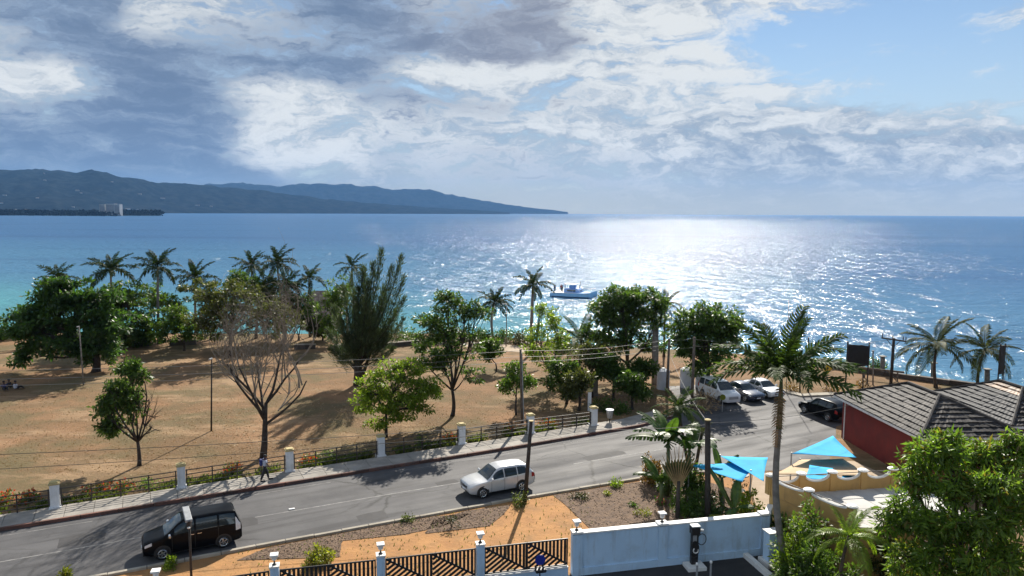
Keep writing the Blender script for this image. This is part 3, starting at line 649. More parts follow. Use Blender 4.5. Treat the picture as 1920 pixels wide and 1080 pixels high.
def px_tree(name, label, cat, base, lobes, fork, mat, seed, n_leaf=4000, size=0.3, clump=0.65, trunk_r=0.18, bark='bark', flat=0.55, group=None, stems=1, depth=0.85, per=70, hollow=0.45, asp=0.45, droop=0.25, Yb=None):
    """tree standing at pixel base; lobes = crown masses (px, py, rx, ry, weight[, depth shift m]); fork = where limbs part"""
    r_ = np.random.RandomState(seed); n_leaf = int(n_leaf*(1.0 if n_leaf > 14000 else 1.65)); clump *= 1.08; size *= 1.05
    g = G(*base) if Yb is None else Vector((at(base[0], base[1], Yb).x, Yb, 0))
    D = g.y; s = (ray(960, base[1]).normalized().y and (D/ray(*base).y))/FPX
    root = thing(name, label, cat, g, 0, group); o = np.array(g)
    fk = np.array(at(fork[0], fork[1], D))-o
    tm = MB(); tr = MB()
    for k in range(stems):
        b0 = np.array((r_.normal(0, 0.12), r_.normal(0, 0.12), -0.1)) if stems > 1 else np.array((0, 0, -0.1))
        f0 = fk+(r_.normal(0, 0.25, 3) if stems > 1 else 0)
        pts = bent(b0, f0, r_, 0.04, 6); tm.tube(pts, [trunk_r*1.35]+list(np.linspace(trunk_r*1.02, trunk_r*0.72, 5)), 8)
    CL = []; tot = sum(l[4] for l in lobes)
    for l in lobes:
        cx, cy_, rx, ry, w = l[:5]; dd = l[5] if len(l) > 5 else 0.0
        c = np.array(at(cx, cy_, D+dd))-o; rad = np.array([rx*s, max(0.5, (rx*0.6+ry*0.4)*s*depth), ry*s])
        limb = bent(fk-np.array((0, 0, 0.1)), c+np.array((0, 0, rad[2]*0.25)), r_, 0.08, 5); tm.tube(limb, np.linspace(trunk_r*0.5, 0.025, 5), 6)
        nl = int(n_leaf*abs(w)/tot); nc = max(4, int(nl/per)); q = sph(r_, nc, hollow)
        cc = c+q*rad
        for j in range(nc):
            t_ = r_.randint(2, 5); st = np.array(limb[t_]); mid = (st+cc[j])/2+r_.normal(0, 0.1, 3)
            L_ = np.linalg.norm(cc[j]-st); tm.tube([tuple(st), tuple(mid), tuple(cc[j])], [0.022+0.008*L_, 0.02, 0.008], 4, False)
            if w < 0:
                for e in range(5):
                    e1 = cc[j]+r_.normal(0, clump*0.55, 3)+np.array((0, 0, clump*0.25)); tm.tube([tuple(mid if e % 2 else cc[j]), tuple(e1)], [0.014, 0.005], 3, False)
        if w > 0:
            pc = np.repeat(cc, per, 0); dirs = sph(r_, len(pc), 0.5); cs = np.repeat(r_.uniform(0.6, 1.25, nc), per)[:, None]
            P = pc+dirs*np.array((1, 1, flat))*clump*cs; CL.append((P, dirs+0.4*np.repeat(q, per, 0)))
    tm.build('trunk', M[bark], root, True)
    if CL:
        P = np.concatenate([a for a, _ in CL]); O = np.concatenate([b for _, b in CL])
        V, F = leaves(P, O, size, r_, asp, droop)
        obj('crown', np_mesh('crown', V, F), M[mat], root)['kind'] = 'stuff'
    return root
def shrub(name, label, cat, loc, w, h, mat, seed, n=900, size=0.16, group=None, flowers=None, nfl=60, asp=0.5, stemmat='bark', lobes=5, clump=None, fsize=0.13):
    r_ = np.random.RandomState(seed); root = thing(name, label, cat, loc, 0, group); tm = MB(); P = []; O = []
    per = 30; nc = max(4, n//per)
    q = sph(r_, nc, 0.4); q[:, 2] = np.abs(q[:, 2])
    ctr = q*np.array((w/2, w/2, h*0.82))*r_.uniform(0.75, 1.12, (nc, 1))+np.array((0, 0, h*0.08))
    for j in range(nc):
        if j % 2 == 0: tm.tube([(0, 0, -0.05), tuple(ctr[j]*np.array((.5, .5, .6))), tuple(ctr[j])], [0.02+0.01*h, 0.015, 0.006], 4, False)
    d = sph(r_, nc*per, 0.5); cl = clump or 0.17*w+0.05
    P = np.repeat(ctr, per, 0)+d*cl; P[:, 2] = np.maximum(P[:, 2], 0.03)
    V, F = leaves(P, d+0.5*np.repeat(q, per, 0), size, r_, asp, 0.05)
    tm.build('stem', M[stemmat], root); obj('foliage', np_mesh('foliage', V, F), M[mat], root)['kind'] = 'stuff'
    if flowers:
        i = r_.choice(len(P), nfl); Pf = P[i]*np.array((1.05, 1.05, 1.08)); V, F = leaves(Pf, d[i]+np.array((0, 0, .6)), fsize, r_, 0.8, -0.2)
        obj('flowers', np_mesh('flowers', V, F), M[flowers], root)['kind'] = 'stuff'
    return root

FROND = {}
def frond_mesh(key, L, curve, nl, ll, lw, hang, fluff, seed, two=True, base=0.12):
    if key in FROND: return FROND[key]
    r_ = np.random.RandomState(seed); V = []; F = []
    def pt(t):
        n_ = 24; x = z = 0.0
        for i in range(int(n_*t)): a = -curve*((i+.5)/n_)**1.25; x += math.cos(a)*L/n_; z += math.sin(a)*L/n_
        return np.array((x, 0, z)), -curve*t**1.25
    mb = MB(); mb.tube([tuple(pt(t)[0]) for t in np.linspace(0, 1, 9)], np.linspace(0.035, 0.006, 9)*(L/3.2), 4, False)
    V = [np.array(v) for v in mb.v]; F = list(mb.f); ts = np.linspace(base, 0.985, nl)
    for i, t in enumerate(ts):
        p, a = pt(t); fw = np.array((math.cos(a), 0, math.sin(a))); up = np.array((-math.sin(a), 0, math.cos(a)))
        ln = ll*(math.sin(math.pi*min(1, (t*0.86+0.10)))**0.55)*r_.uniform(.85, 1.1)
        for sd in (-1, 1):
            el = r_.normal(0, fluff); side = np.array((0, sd, 0))
            d = side*0.82+fw*(0.35+0.5*t)+up*(0.15+el); d /= np.linalg.norm(d)
            d2 = d*0.8+np.array((0, 0, -hang)); d2 /= np.linalg.norm(d2); b = len(V)
            w_ = np.cross(d, np.cross(fw, d)); w_ = fw*lw
            m_ = p+d*ln*0.5; e = m_+d2*ln*0.5
            V += [p-w_*.6, p+w_*.6, m_+w_, m_-w_, e]
            F += [(b, b+1, b+2, b+3), (b+3, b+2, b+4)]
    FROND[key] = np_mesh('frond', np.array(V), F); return FROND[key]
def palm(name, label, base, crown, L, seed, style='royal', nf=15, trunk_r=0.17, group=None, Yb=None, lean=0.0, mat=None, dead=0, shaft=True, shaft_h=None, sweep=None):
    r_ = np.random.RandomState(seed); g = G(*base) if Yb is None else Vector((at(base[0], base[1], Yb).x, Yb, 0))
    root = thing(name, label, 'palm tree', g, 0, group); c = at(crown[0], crown[1], g.y)-g
    c.y += lean
    off = Vector((r_.normal(0, .04), r_.normal(0, .04), 0))*c.z
    pts = [c*t+off*math.sin(math.pi*t) for t in np.linspace(0, 1, 10)]; pts[0].z -= 0.1
    bulge = [1.5, 1.12, 1.0, 1.0, 1.0, 0.97, .93, .88, .82, .75] if style == 'royal' else [1.45, 1.1, .95, .9, .85, .82, .8, .78, .75, .72]
    MB().tube(pts, [trunk_r*k for k in bulge], 10).build('trunk', M['palm_trunk' if style == 'royal' else 'bark'], root, True)
    top = c.copy()
    if style == 'royal' and shaft:
        hh = shaft_h or min(1.7, 0.14*c.z); MB().tube([c-Vector((0, 0, 0.1)), c+Vector((0, 0, hh*.5)), c+Vector((0, 0, hh))], [trunk_r*.8, trunk_r*.78, trunk_r*.4], 8).build('crownshaft', M['palm_shaft'], root, True)
        top = c+Vector((0, 0, hh))
    lm = M[mat or ('palm_leaf' if style == 'royal' else 'coco_leaf')]
    for i in range(nf):
        f = (i+.5)/nf; el = R(82)-f**0.85*R(sweep or (105 if style == 'royal' else 112))+r_.normal(0, .09)
        v = min(2, int(f*3)); cv = (0.75, 1.15, 1.25)[v]
        key = (style, v, r_.randint(2), round(L, 1))
        me = frond_mesh(key, L, cv, 40 if L != 3.75 else 62, L*(0.20 if style == 'royal' else 0.24), L*((0.021 if L != 3.75 else 0.0175) if style == 'royal' else 0.0165), 0.55 if style == 'royal' else 0.75, 0.35 if style == 'royal' else 0.08, seed*7+v)
        if not me.materials: me.materials.append(lm)
        az_ = i*2.39996+r_.normal(0, .15); sc = r_.uniform(.88, 1.08)*(0.8 if f < .15 else 1)
        fo = obj('frond', me, None, root, top+Vector((0, 0, r_.uniform(-.1, .1))), (r_.normal(0, .25), -el, az_), (sc,)*3)
        fo.material_slots[0].link = 'OBJECT'; fo.material_slots[0].material = lm
    for i in range(dead):
        key = (style, 'dead', i % 2, round(L, 1)); me = frond_mesh(key, L*.8, 0.35, 20, L*0.12, L*0.008, 0.9, 0.3, seed+i)
        if not me.materials: me.materials.append(M['dead_frond'])
        obj('dead_frond', me, None, root, top-Vector((0, 0, .25)), (0, R(70), r_.uniform(0, 6.28)))
    return root
def bare_tree(name, label, base, top_px, width_px, seed, mat='bark_pale', trunk_r=0.24, levels=5, group=None, leafmat_=None):
    r_ = random.Random(seed); g = G(*base); root = thing(name, label, 'tree', g, 0, group); H = (at(base[0], top_px, g.y)-g).z
    wr = width_px*(g.y/ray(*base).y)/FPX/2; tm = MB(); tw = MB(); tips = []
    def br(p, d, L, r0, lev):
        pts = [p]; rad = [r0]; n_ = 4 if lev < 3 else 3
        for i in range(n_):
            d = (d+Vector((r_.gauss(0, .10), r_.gauss(0, .10), 0.07+r_.gauss(0, .06)))).normalized()
            hp = Vector((p.x, p.y, 0)); 
            if hp.length > wr*0.8: d = (d-hp.normalized()*0.28+Vector((0, 0, .1))).normalized()
            if p.z > H*0.93: d = (d+Vector((0, 0, -.3))).normalized()
            p = p+d*(L/n_); pts.append(p.copy()); rad.append(r0*(1-.55*(i+1)/n_))
        (tm if lev < 2 else tw).tube(pts, rad, 8 if lev == 0 else (6 if lev < 2 else 4), lev < 2)
        if lev >= levels: tips.append(p.copy()); return
        for c_ in range((7, 4, 3, 3, 2)[lev]):
            t_ = r_.uniform(0.45 if lev == 0 else 0.3, 1.0); q = pts[0].lerp(pts[-1], t_) if lev else pts[-1].lerp(pts[2], r_.random()*.8)
            ax = d.orthogonal().normalized(); ax = Matrix.Rotation(c_*2.4+r_.uniform(0, 1), 3, d) @ ax
            ang = R(r_.uniform(22, 48)) if lev else R(r_.uniform(14, 42))
            nd_ = (d*math.cos(ang)+ax*math.sin(ang)).normalized()
            br(q, nd_, L*r_.uniform(.5, .95) if lev else H*r_.uniform(.34, .44), max(.008, r0*(.5 if lev else .42)), lev+1)
    br(Vector((0, 0, -.1)), Vector((0.02, 0, 1)), H*0.34, trunk_r, 0)
    tm.build('trunk', M[mat if mat != 'bark_pale' else 'bark_dark'], root, True); tw.build('branches', M[mat], root)
    if leafmat_:
        rr = np.random.RandomState(seed); P = np.array([tuple(t) for t in tips if rr.rand() < leafmat_[1](t/H)] or [(0, 0, H)]); P = np.repeat(P, leafmat_[2], 0)+rr.normal(0, .16, (0, 3) if False else (len(P)*leafmat_[2], 3))
        V, F = leaves(P, rr.normal(0, 1, P.shape), leafmat_[3], rr, .45); obj('crown', np_mesh('crown', V, F), M[leafmat_[0]], root)
    return root
def casuarina(label, base, top, seed):
    r_ = np.random.RandomState(seed); g = G(*base); root = thing('feathery_pine', label, 'tree', g); H = (at(base[0], top, g.y)-g).z
    tm = MB(); tm.tube([(0, 0, -.1), (.05, 0, 1.2), (-.1, 0.05, 2.6)], [.55, .45, .38], 9)
    P = []; O = []; s = (g.y/ray(*base).y)/FPX
    tipspec = [(715, 470, 0, 1), (752, 482, .4, 1), (700, 495, -.8, 1), (683, 508, .8, .9), (757, 520, .9, .8), (735, 500, -.4, .9), (660, 515, -.5, .8), (645, 540, .4, .9), (757, 560, -.9, .7), (625, 575, 0, .8), (615, 620, .5, .7), (740, 590, 1.2, .8), (755, 600, -.2, .6), (720, 540, 1.5, 1), (690, 530, -1.5, 1), (665, 560, 1.6, 1), (640, 600, -1.2, .9), (700, 580, -1.9, .9), (725, 630, .6, .7), (655, 640, -.5, .7), (735, 655, -.6, .6), (680, 500, .2, .9), (640, 660, .9, .5), (700, 620, 1.4, .8), (622, 655, -.4, .5), (672, 540, -.2, 1), (688, 560, .6, 1)]
    for (tx, ty, dd, wt) in tipspec:
        e = np.array(at(tx, ty, g.y+dd))-np.array(g); st = np.array((r_.normal(0, .12), r_.normal(0, .1), r_.uniform(1.4, 2.6)))
        mid = st+(e-st)*0.45; mid[0] += (e[0])*0.22; mid[1] += e[1]*0.22
        tt = np.linspace(0, 1, 9)[:, None]; path = (1-tt)**2*st+2*tt*(1-tt)*mid+tt**2*e
        tm.tube([tuple(p) for p in path], np.linspace(.13, .012, 9)*wt, 5, False)
        n = int(1150*wt); t_ = r_.uniform(.22, 1.0, n)
        i = np.minimum((t_*8).astype(int), 7); f = (t_*8-i)[:, None]; p = path[i]*(1-f)+path[i+1]*f; dr = path[i+1]-path[i]; dr /= np.linalg.norm(dr, axis=1)[:, None]
        wd = (.42*(1-t_)**.7+.07)[:, None]; p = p+r_.normal(0, 1, (n, 3))*wd
        P.append(p); O.append(dr*1.1+r_.normal(0, .35, (n, 3)))
    P = np.concatenate(P); O = np.concatenate(O); V, F = leaves(P, O, .52, r_, .10, .05, .3, 0.02)
    tm.tube([(.3, 0, .6), (1.0, .1, 2.6), (1.3, .1, 4.2)], [.2, .14, .06], 6)
    tm.build('trunk', M['bark_dark'], root, True); obj('crown', np_mesh('crown', V, F), M['needle'], root); return root
def big_leaf(L, w, curve, seed, torn=0.0, nseg=12):
    """one banana-like blade along +X with a midrib and, where torn, split edges"""
    r_ = np.random.RandomState(seed); V = []; F = []; x = z = 0.0; pts = []
    for i in range(nseg+1):
        pts.append((x, z)); a = -curve*(i/nseg)**1.3; x += math.cos(a)*L/nseg; z += math.sin(a)*L/nseg
    mb = MB(); mb.tube([(-L*.25, 0, 0)]+[(p[0], 0, p[1]-0.01) for p in pts], [.035]+list(np.linspace(.03, .006, nseg+1)), 5, False); V = list(mb.v); F = list(mb.f)
    for sd in (-1, 1):
        for i in range(nseg):
            t0, t1 = i/nseg, (i+1)/nseg; w0 = w*math.sin(math.pi*min(.98, t0*.93+.05))**.6; w1 = w*math.sin(math.pi*min(.98, t1*.93+.05))**.6
            gap = torn*r_.uniform(.1, .9)*L/nseg; sag = -.25*w-torn*r_.uniform(0, .5)*w; b = len(V); sw_ = .25*L/nseg
            V += [(pts[i][0], 0, pts[i][1]), (pts[i+1][0], 0, pts[i+1][1]), (pts[i+1][0]+sw_-gap, sd*w1, pts[i+1][1]+.12*w+sag*.9), (pts[i][0]+sw_, sd*w0, pts[i][1]+.12*w+sag*.9),
                  (pts[i+1][0], sd*w1*.5, pts[i+1][1]+.10*w), (pts[i][0], sd*w0*.5, pts[i][1]+.10*w)]
            F += [(b, b+1, b+4, b+5), (b+5, b+4, b+2, b+3)]
    return np_mesh('leaf', np.array(V), F)

# ================================================================ trees of the park and shore
px_tree('almond_tree', 'wide dark almond tree with low spreading crown at the left of the park', 'tree', (180, 697), [(105, 590, 80, 45, 3), (165, 560, 75, 38, 2.4), (75, 630, 62, 40, 2), (150, 640, 80, 36, 2.6), (205, 610, 58, 42, 2), (45, 665, 35, 18, .6), (120, 560, 60, 32, 1.5), (185, 655, 55, 24, 1.1), (60, 600, 50, 30, 1.4), (110, 535, 40, 18, .8)], (178, 655), 'leaf_almond', 1, 14000, .42, .8, .42, 'bark_dark', .4, hollow=.55)
px_tree('almond_tree', 'lighter green almond tree behind the dark one, beside the tall palm trunk', 'tree', (232, 668), [(235, 555, 52, 30, 2), (255, 600, 48, 38, 2), (215, 575, 45, 32, 1.4), (275, 625, 32, 26, 1), (232, 635, 48, 22, 1)], (234, 640), 'leaf_dark', 2, 5600, .38, .7, .3, 'bark_dark', .4, Yb=90)
px_tree('broadleaf_tree', 'green tree cut off by the left edge of the picture', 'tree', (-25, 668), [(-30, 615, 42, 32, 1)], (-26, 640), 'leaf_mid', 3, 2000, .36, .6, .2, Yb=92)
px_tree('broadleaf_tree', 'yellow green tree crown behind the bare tree', 'tree', (430, 655), [(430, 555, 60, 32, 2), (390, 590, 38, 34, 1.2), (470, 585, 52, 34, 1.4), (520, 600, 40, 36, 1), (420, 615, 48, 26, 1)], (432, 628), 'leaf_olive', 4, 6000, .34, .7, .26, Yb=84, flat=.5)
px_tree('shore_tree', 'dark bushy tree under the pair of palms near the shore', 'tree', (480, 640), [(450, 525, 28, 18, 1), (490, 545, 45, 26, 1.4), (550, 560, 35, 28, .9)], (482, 600), 'leaf_dark', 5, 3400, .36, .7, .2, Yb=97)
px_tree('shore_tree', 'loose dark sea grape tree between the slim palm and the feathery pine', 'tree', (632, 640), [(622, 570, 26, 30, 1), (640, 545, 26, 30, 1), (615, 610, 26, 24, .8)], (630, 615), 'leaf_mid', 6, 2600, .34, .6, .16, Yb=93)
px_tree('low_tree', 'low green tree in front of the slim palm', 'tree', (345, 655), [(330, 600, 38, 26, 1.2), (360, 620, 40, 22, 1), (310, 620, 30, 20, .7)], (343, 640), 'leaf_mid', 7, 3200, .34, .6, .16, Yb=88)
for i, (bx, lob, lab, mt) in enumerate([
        (300, [(285, 560, 36, 33, 1), (318, 573, 40, 35, 1)], 'bushy sea grape tree behind the tall grey palm trunk', 'leaf_mid'), (395, [(378, 550, 38, 35, 1), (410, 578, 34, 33, 1)], 'bushy sea grape tree left of the yellow green crown', 'leaf_olive'),
        (560, [(548, 568, 38, 35, 1), (575, 586, 32, 31, .8)], 'bushy sea grape tree around the shorter palm', 'leaf_dark'), (500, [(500, 553, 42, 35, 1), (520, 588, 38, 33, .8)], 'bushy sea grape tree behind the top of the bare tree', 'leaf_olive'),
        (605, [(602, 612, 22, 18, 1)], 'low sea grape bush right of the slim palm', 'scrub'), (20, [(15, 640, 26, 18, 1)], 'low sea grape bush at the left under the almond tree', 'leaf_dark')]):
    px_tree('sea_grape_tree', lab, 'tree', (bx, 650), lob, (bx, 630), mt, 300+i, 2300, .34, .6, .14, 'bark_dark', .5, 'sea grapes behind the green', Yb=96)
px_tree('half_bare_tree', 'small tree with leaves on its left half and bare twigs on its right', 'tree', (261, 873), [(222, 735, 24, 26, 1.2), (206, 765, 28, 20, 1), (214, 800, 32, 16, 1), (243, 690, 28, 14, .9), (240, 760, 26, 36, 1), (262, 705, 22, 14, .3), (280, 760, 22, 40, -.6), (285, 805, 22, 14, -.3), (262, 740, 16, 30, -.4)], (258, 826), 'leaf_dark', 8, 2700, .24, .38, .14, 'bark_dark', .6, per=45)
px_tree('bright_tree', 'small bright yellow green tree just inside the park fence', 'tree', (724, 819), [(750, 695, 52, 24, 1.6), (705, 725, 38, 24, 1), (770, 735, 52, 26, 1.5), (685, 755, 32, 18, .8), (735, 755, 50, 26, 1.2), (800, 730, 28, 22, .7), (770, 770, 42, 18, .7), (712, 790, 24, 12, .4)], (724, 775), 'leaf_bright', 9, 5200, .25, .46, .13, 'bark_dark', .5, per=46)
px_tree('airy_tree', 'taller airy tree with a dark tufted crown right of the bright small tree', 'tree', (848, 780), [(838, 560, 26, 16, .8), (870, 580, 42, 22, 1.2), (815, 600, 34, 22, 1.1), (850, 620, 52, 24, 1.4), (893, 585, 26, 16, .6), (800, 645, 26, 22, .9), (840, 660, 36, 22, .9), (885, 650, 26, 22, .4), (800, 680, 30, 20, 1.1), (830, 690, 26, 22, .6), (880, 700, 30, 26, .35), (815, 600, 14, 30, .4)], (848, 730), 'leaf_dark', 10, 5200, .27, .5, .17, 'bark_dark', .5, per=45)
px_tree('round_tree', 'small round dark tree with a leaning trunk on the green', 'tree', (930, 697), [(922, 655, 23, 18, 1), (916, 668, 18, 12, .5)], (929, 680), 'leaf_mid', 11, 1500, .28, .42, .09, 'bark_dark', per=40)
px_tree('young_tree', 'slender pale green tree standing in front of the single royal palm', 'tree', (1032, 727), [(1015, 580, 16, 14, .4), (1035, 600, 26, 22, .8), (1010, 630, 26, 24, .8), (1045, 640, 24, 26, .8), (1020, 670, 34, 22, .8), (1000, 655, 20, 18, .4), (1040, 690, 26, 16, .4)], (1030, 690), 'leaf_bright', 12, 2300, .26, .42, .1, 'bark_dark', per=36)
px_tree('low_tree', 'small low green tree beside the grey wood pole at the fence', 'tree', (968, 778), [(965, 700, 26, 20, 1), (985, 720, 22, 18, .8), (950, 725, 20, 14, .6)], (968, 745), 'leaf_mid', 13, 1500, .26, .42, .09, 'bark_dark', per=40)
px_tree('large_shore_tree', 'large dark layered tree right of the anchored boat', 'tree', (1178, 745), [(1165, 560, 50, 24, 1.6), (1200, 560, 52, 24, 1.4), (1140, 590, 48, 28, 1.4), (1190, 600, 58, 32, 1.8), (1230, 580, 26, 28, .9), (1125, 625, 34, 22, .7), (1165, 640, 52, 22, .9), (1225, 640, 30, 26, .6)], (1176, 680), 'leaf_dark', 14, 8600, .33, .6, .26, 'bark_dark', .45, Yb=73, per=55)
px_tree('dome_tree', 'dome shaped dark green tree behind the parked cars', 'tree', (1330, 725), [(1325, 595, 60, 25, 2), (1285, 620, 36, 30, 1.2), (1370, 618, 36, 30, 1.2), (1325, 630, 58, 30, 1.4), (1300, 660, 32, 26, .7), (1350, 662, 36, 26, .7), (1315, 690, 30, 18, .5)], (1328, 690), 'leaf_dark', 15, 7600, .32, .58, .24, 'bark_dark', .45, Yb=68.5, per=55)
for i, (bx, by, lob, lab, mt) in enumerate([
        (1062, 757, [(1060, 690, 26, 22, 1), (1045, 715, 24, 16, .7), (1080, 700, 20, 18, .7)], 'thin dark tree left of the shaded ground beside the fence', 'leaf_dark'),
        (1110, 745, [(1110, 665, 34, 24, 1), (1130, 690, 28, 18, .8)], 'thin shaded tree in front of the coconut palm', 'leaf_olive'),
        (1150, 752, [(1150, 700, 28, 18, 1), (1135, 680, 26, 18, .8)], 'low shaded tree left of the concrete post', 'leaf_dark'),
        (1205, 745, [(1205, 690, 24, 18, .8), (1190, 705, 20, 14, .5)], 'low shaded tree beside the white tanks', 'leaf_dark'),
        (1085, 770, [(1085, 715, 26, 18, 1), (1070, 735, 22, 14, .6)], 'small shaded tree just behind the last fence railing', 'leaf_olive'),
        (1185, 768, [(1180, 715, 30, 18, 1), (1200, 735, 22, 14, .6)], 'small shaded tree behind the litter bin', 'leaf_dark')]):
    px_tree('shaded_tree', lab, 'tree', (bx, by), lob, (bx, by-38), mt, 20+i, 1900, .28, .5, .12, 'bark_dark', per=45)
bare_tree('bare_tree', 'tall leafless tree with many pale branches in the park', (493, 858), 548, 145, 21, trunk_r=.27)
casuarina('tall feathery casuarina pine standing in the middle of the park', (672, 722), 470, 30)

PG = 'royal palms along the shore'
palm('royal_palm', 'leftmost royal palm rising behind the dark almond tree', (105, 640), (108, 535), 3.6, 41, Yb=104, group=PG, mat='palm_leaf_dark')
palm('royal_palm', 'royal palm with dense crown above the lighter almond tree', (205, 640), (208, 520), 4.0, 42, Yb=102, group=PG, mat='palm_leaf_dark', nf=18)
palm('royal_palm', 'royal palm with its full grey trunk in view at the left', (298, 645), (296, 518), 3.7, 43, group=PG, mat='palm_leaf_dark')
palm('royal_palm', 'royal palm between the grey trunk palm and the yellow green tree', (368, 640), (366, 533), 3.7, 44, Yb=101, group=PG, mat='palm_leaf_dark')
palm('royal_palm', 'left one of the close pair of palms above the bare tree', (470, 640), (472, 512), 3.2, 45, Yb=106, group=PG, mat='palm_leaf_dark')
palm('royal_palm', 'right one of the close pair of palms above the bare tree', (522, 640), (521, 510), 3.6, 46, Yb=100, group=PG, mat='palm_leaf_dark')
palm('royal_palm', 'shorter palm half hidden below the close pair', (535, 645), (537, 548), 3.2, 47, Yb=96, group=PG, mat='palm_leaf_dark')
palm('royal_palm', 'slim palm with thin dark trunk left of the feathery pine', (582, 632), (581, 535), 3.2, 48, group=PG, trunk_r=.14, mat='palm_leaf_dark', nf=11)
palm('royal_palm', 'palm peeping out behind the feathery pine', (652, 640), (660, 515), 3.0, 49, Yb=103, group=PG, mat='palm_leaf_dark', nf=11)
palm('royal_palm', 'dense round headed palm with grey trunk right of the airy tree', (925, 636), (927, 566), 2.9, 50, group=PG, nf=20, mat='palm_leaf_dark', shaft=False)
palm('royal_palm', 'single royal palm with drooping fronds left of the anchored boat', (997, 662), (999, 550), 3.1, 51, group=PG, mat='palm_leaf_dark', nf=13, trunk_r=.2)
palm('coconut_palm', 'leaning coconut palm left of the large layered tree', (1082, 715), (1090, 640), 4.3, 52, 'coco', Yb=76, trunk_r=.15, mat='palm_leaf', nf=16)
palm('coconut_palm', 'palm top showing behind the large layered tree', (1245, 660), (1247, 572), 3.0, 53, 'coco', Yb=86, trunk_r=.14, mat='palm_leaf_dark', nf=12)
palm('coconut_palm', 'left of the two coconut palms by the right sea wall', (1755, 727), (1757, 645), 4.4, 54, 'coco', trunk_r=.16, nf=15, group='coconut palms by the sea wall')
palm('coconut_palm', 'right of the two coconut palms by the right sea wall', (1833, 729), (1847, 655), 3.9, 55, 'coco', trunk_r=.15, nf=14, group='coconut palms by the sea wall')
palm('royal_palm', 'big royal palm with smooth grey trunk in the right foreground', (1480, 1090), (1461, 800), 3.75, 56, 'royal', 20, .165, None, None, 0.0, 'palm_leaf', 2, shaft_h=2.3, sweep=66)

# scrub along the shore
for i, (px, py, w, h, mt) in enumerate([(700, 632, 3.5, 1.6, 'scrub'), (735, 636, 4.0, 1.8, 'scrub'), (772, 640, 3.5, 2.0, 'leaf_dark'), (800, 642, 3.2, 1.8, 'scrub'), (905, 640, 3.2, 1.7, 'leaf_dark'), (945, 640, 3.4, 1.8, 'leaf_dark'), (975, 645, 3.4, 1.7, 'scrub'), (1050, 655, 3.8, 2.0, 'leaf_dark'), (870, 640, 3.2, 1.6, 'scrub'), (835, 642, 3.0, 1.8, 'leaf_dark'), (1440, 690, 3.5, 1.5, 'scrub'), (1500, 692, 3.0, 1.5, 'leaf_dark')]):
    shrub('shore_shrub', ['dry', 'dark green'][mt != 'scrub']+' shore shrub, '+ORD[i]+' from the left in the row along the sea edge' if i < 10 else ['low dry shore shrub left of the big foreground palm head', 'low green shore shrub behind the big foreground palm head'][i-10], 'shrub', G(px, py), w, h, mt, 60+i, 800, .3, 'shrubs along the sea edge')
for i, (px, py, w, h, mt) in enumerate([(1878, 742, 2.4, 1.0, 'leaf_dark'), (1905, 745, 2.6, 1.1, 'leaf_dark'), (1600, 690, 2.4, 1.0, 'leaf_dark'), (1640, 694, 2.6, 1.2, 'leaf_dark')]):
    shrub('shore_shrub', ['low green shrub by the tall frame at the right edge', 'low green shrub cut by the right edge above the roofs', 'dark shrub behind the netting panel', 'dark shrub right of the netting panel'][i], 'shrub', G(px, py), w, h, mt, 80+i, 600, .25, 'shrubs along the sea edge')
for i, (px, py, lab) in enumerate([(1560, 735, 'small reddish round bush below the yellow diamond sign'), (1620, 732, 'small reddish round bush by the middle dark post'), (1487, 735, 'reddish bush behind the big foreground palm')]):
    shrub('round_bush', lab, 'bush', G(px, py), 1.7, 1.0, 'leaf_croton', 90+i, 420, .16, 'reddish bushes by the side road')
# flower bushes just inside the park fence
fl = [(10, 945), (55, 940), (180, 925), (225, 918), (275, 915), (440, 885), (580, 868), (610, 862), (790, 835), (845, 826), (955, 812), (1030, 800)]
for i, (px, py) in enumerate(fl):
    fl_red = i not in (4, 7, 8)
    shrub('flower_bush', ('low red flowering bush, ' if fl_red else 'low green bush, ')+ORD[i]+' from the left along the park fence', 'bush', G(px, py), 1.5, .62, 'leaf_mid', 110+i, 420, .13, 'bushes along the park fence', 'leaf_red' if fl_red else None, 110, fsize=.15)
shrub('round_bush', 'dark rounded bush in the shade near the bin', 'bush', G(1130, 772), 2.2, 1.4, 'leaf_dark', 130, 700, .2)
shrub('round_bush', 'dark leafy bush right of the bin on the pavement', 'bush', G(1165, 775), 1.8, 1.0, 'leaf_dark', 131, 500, .2)
shrub('brush_pile', 'heap of dry grey brushwood left of the parked cars', 'brushwood', G(1318, 765), 3.2, 1.3, 'dry_leaf', 132, 700, .35, asp=.2)

# ================================================================ planting beside the hotel wall
shrub('yellow_bush', 'round bright yellow green bush behind the slatted gate', 'bush', G(598, 1062), 1.55, 1.1, 'leaf_yellow', 140, 1500, .13, clump=.16)
shrub('green_bush', 'small green bush at the road edge below the black van', 'bush', G(321, 1066), .75, .65, 'leaf_bright', 141, 500, .12)
shrub('yellow_plant', 'small upright yellow plant at the bottom left corner', 'plant', G(122, 1092), .35, .9, 'leaf_yellow', 142, 260, .16)
shrub('green_bush', 'small bright green bush on the road side of the wide bed', 'bush', G(1156, 912), .9, .55, 'leaf_bright', 143, 500, .12)
shrub('green_bush', 'small grey green plant at the left end of the wide bed', 'bush', G(1088, 935), 1.1, .5, 'scrub', 144, 360, .12)
shrub('green_bush', 'tiny yellow green plant in the middle of the wide bed', 'plant', G(1138, 928), .6, .4, 'leaf_yellow', 145, 160, .12)
shrub('green_bush', 'small low plant near the white wall in the wide bed', 'plant', G(1205, 968), .9, .4, 'leaf_yellow', 146, 260, .12)
shrub('green_bush', 'dark tiny bush in the centre of the wide bed', 'plant', G(1187, 950), .7, .35, 'leaf_dark', 147, 200, .12)
shrub('dry_bush', 'thin dry bush on the mulch bed in front of the silver car', 'bush', G(847, 990), .9, .9, 'scrub', 148, 160, .12)
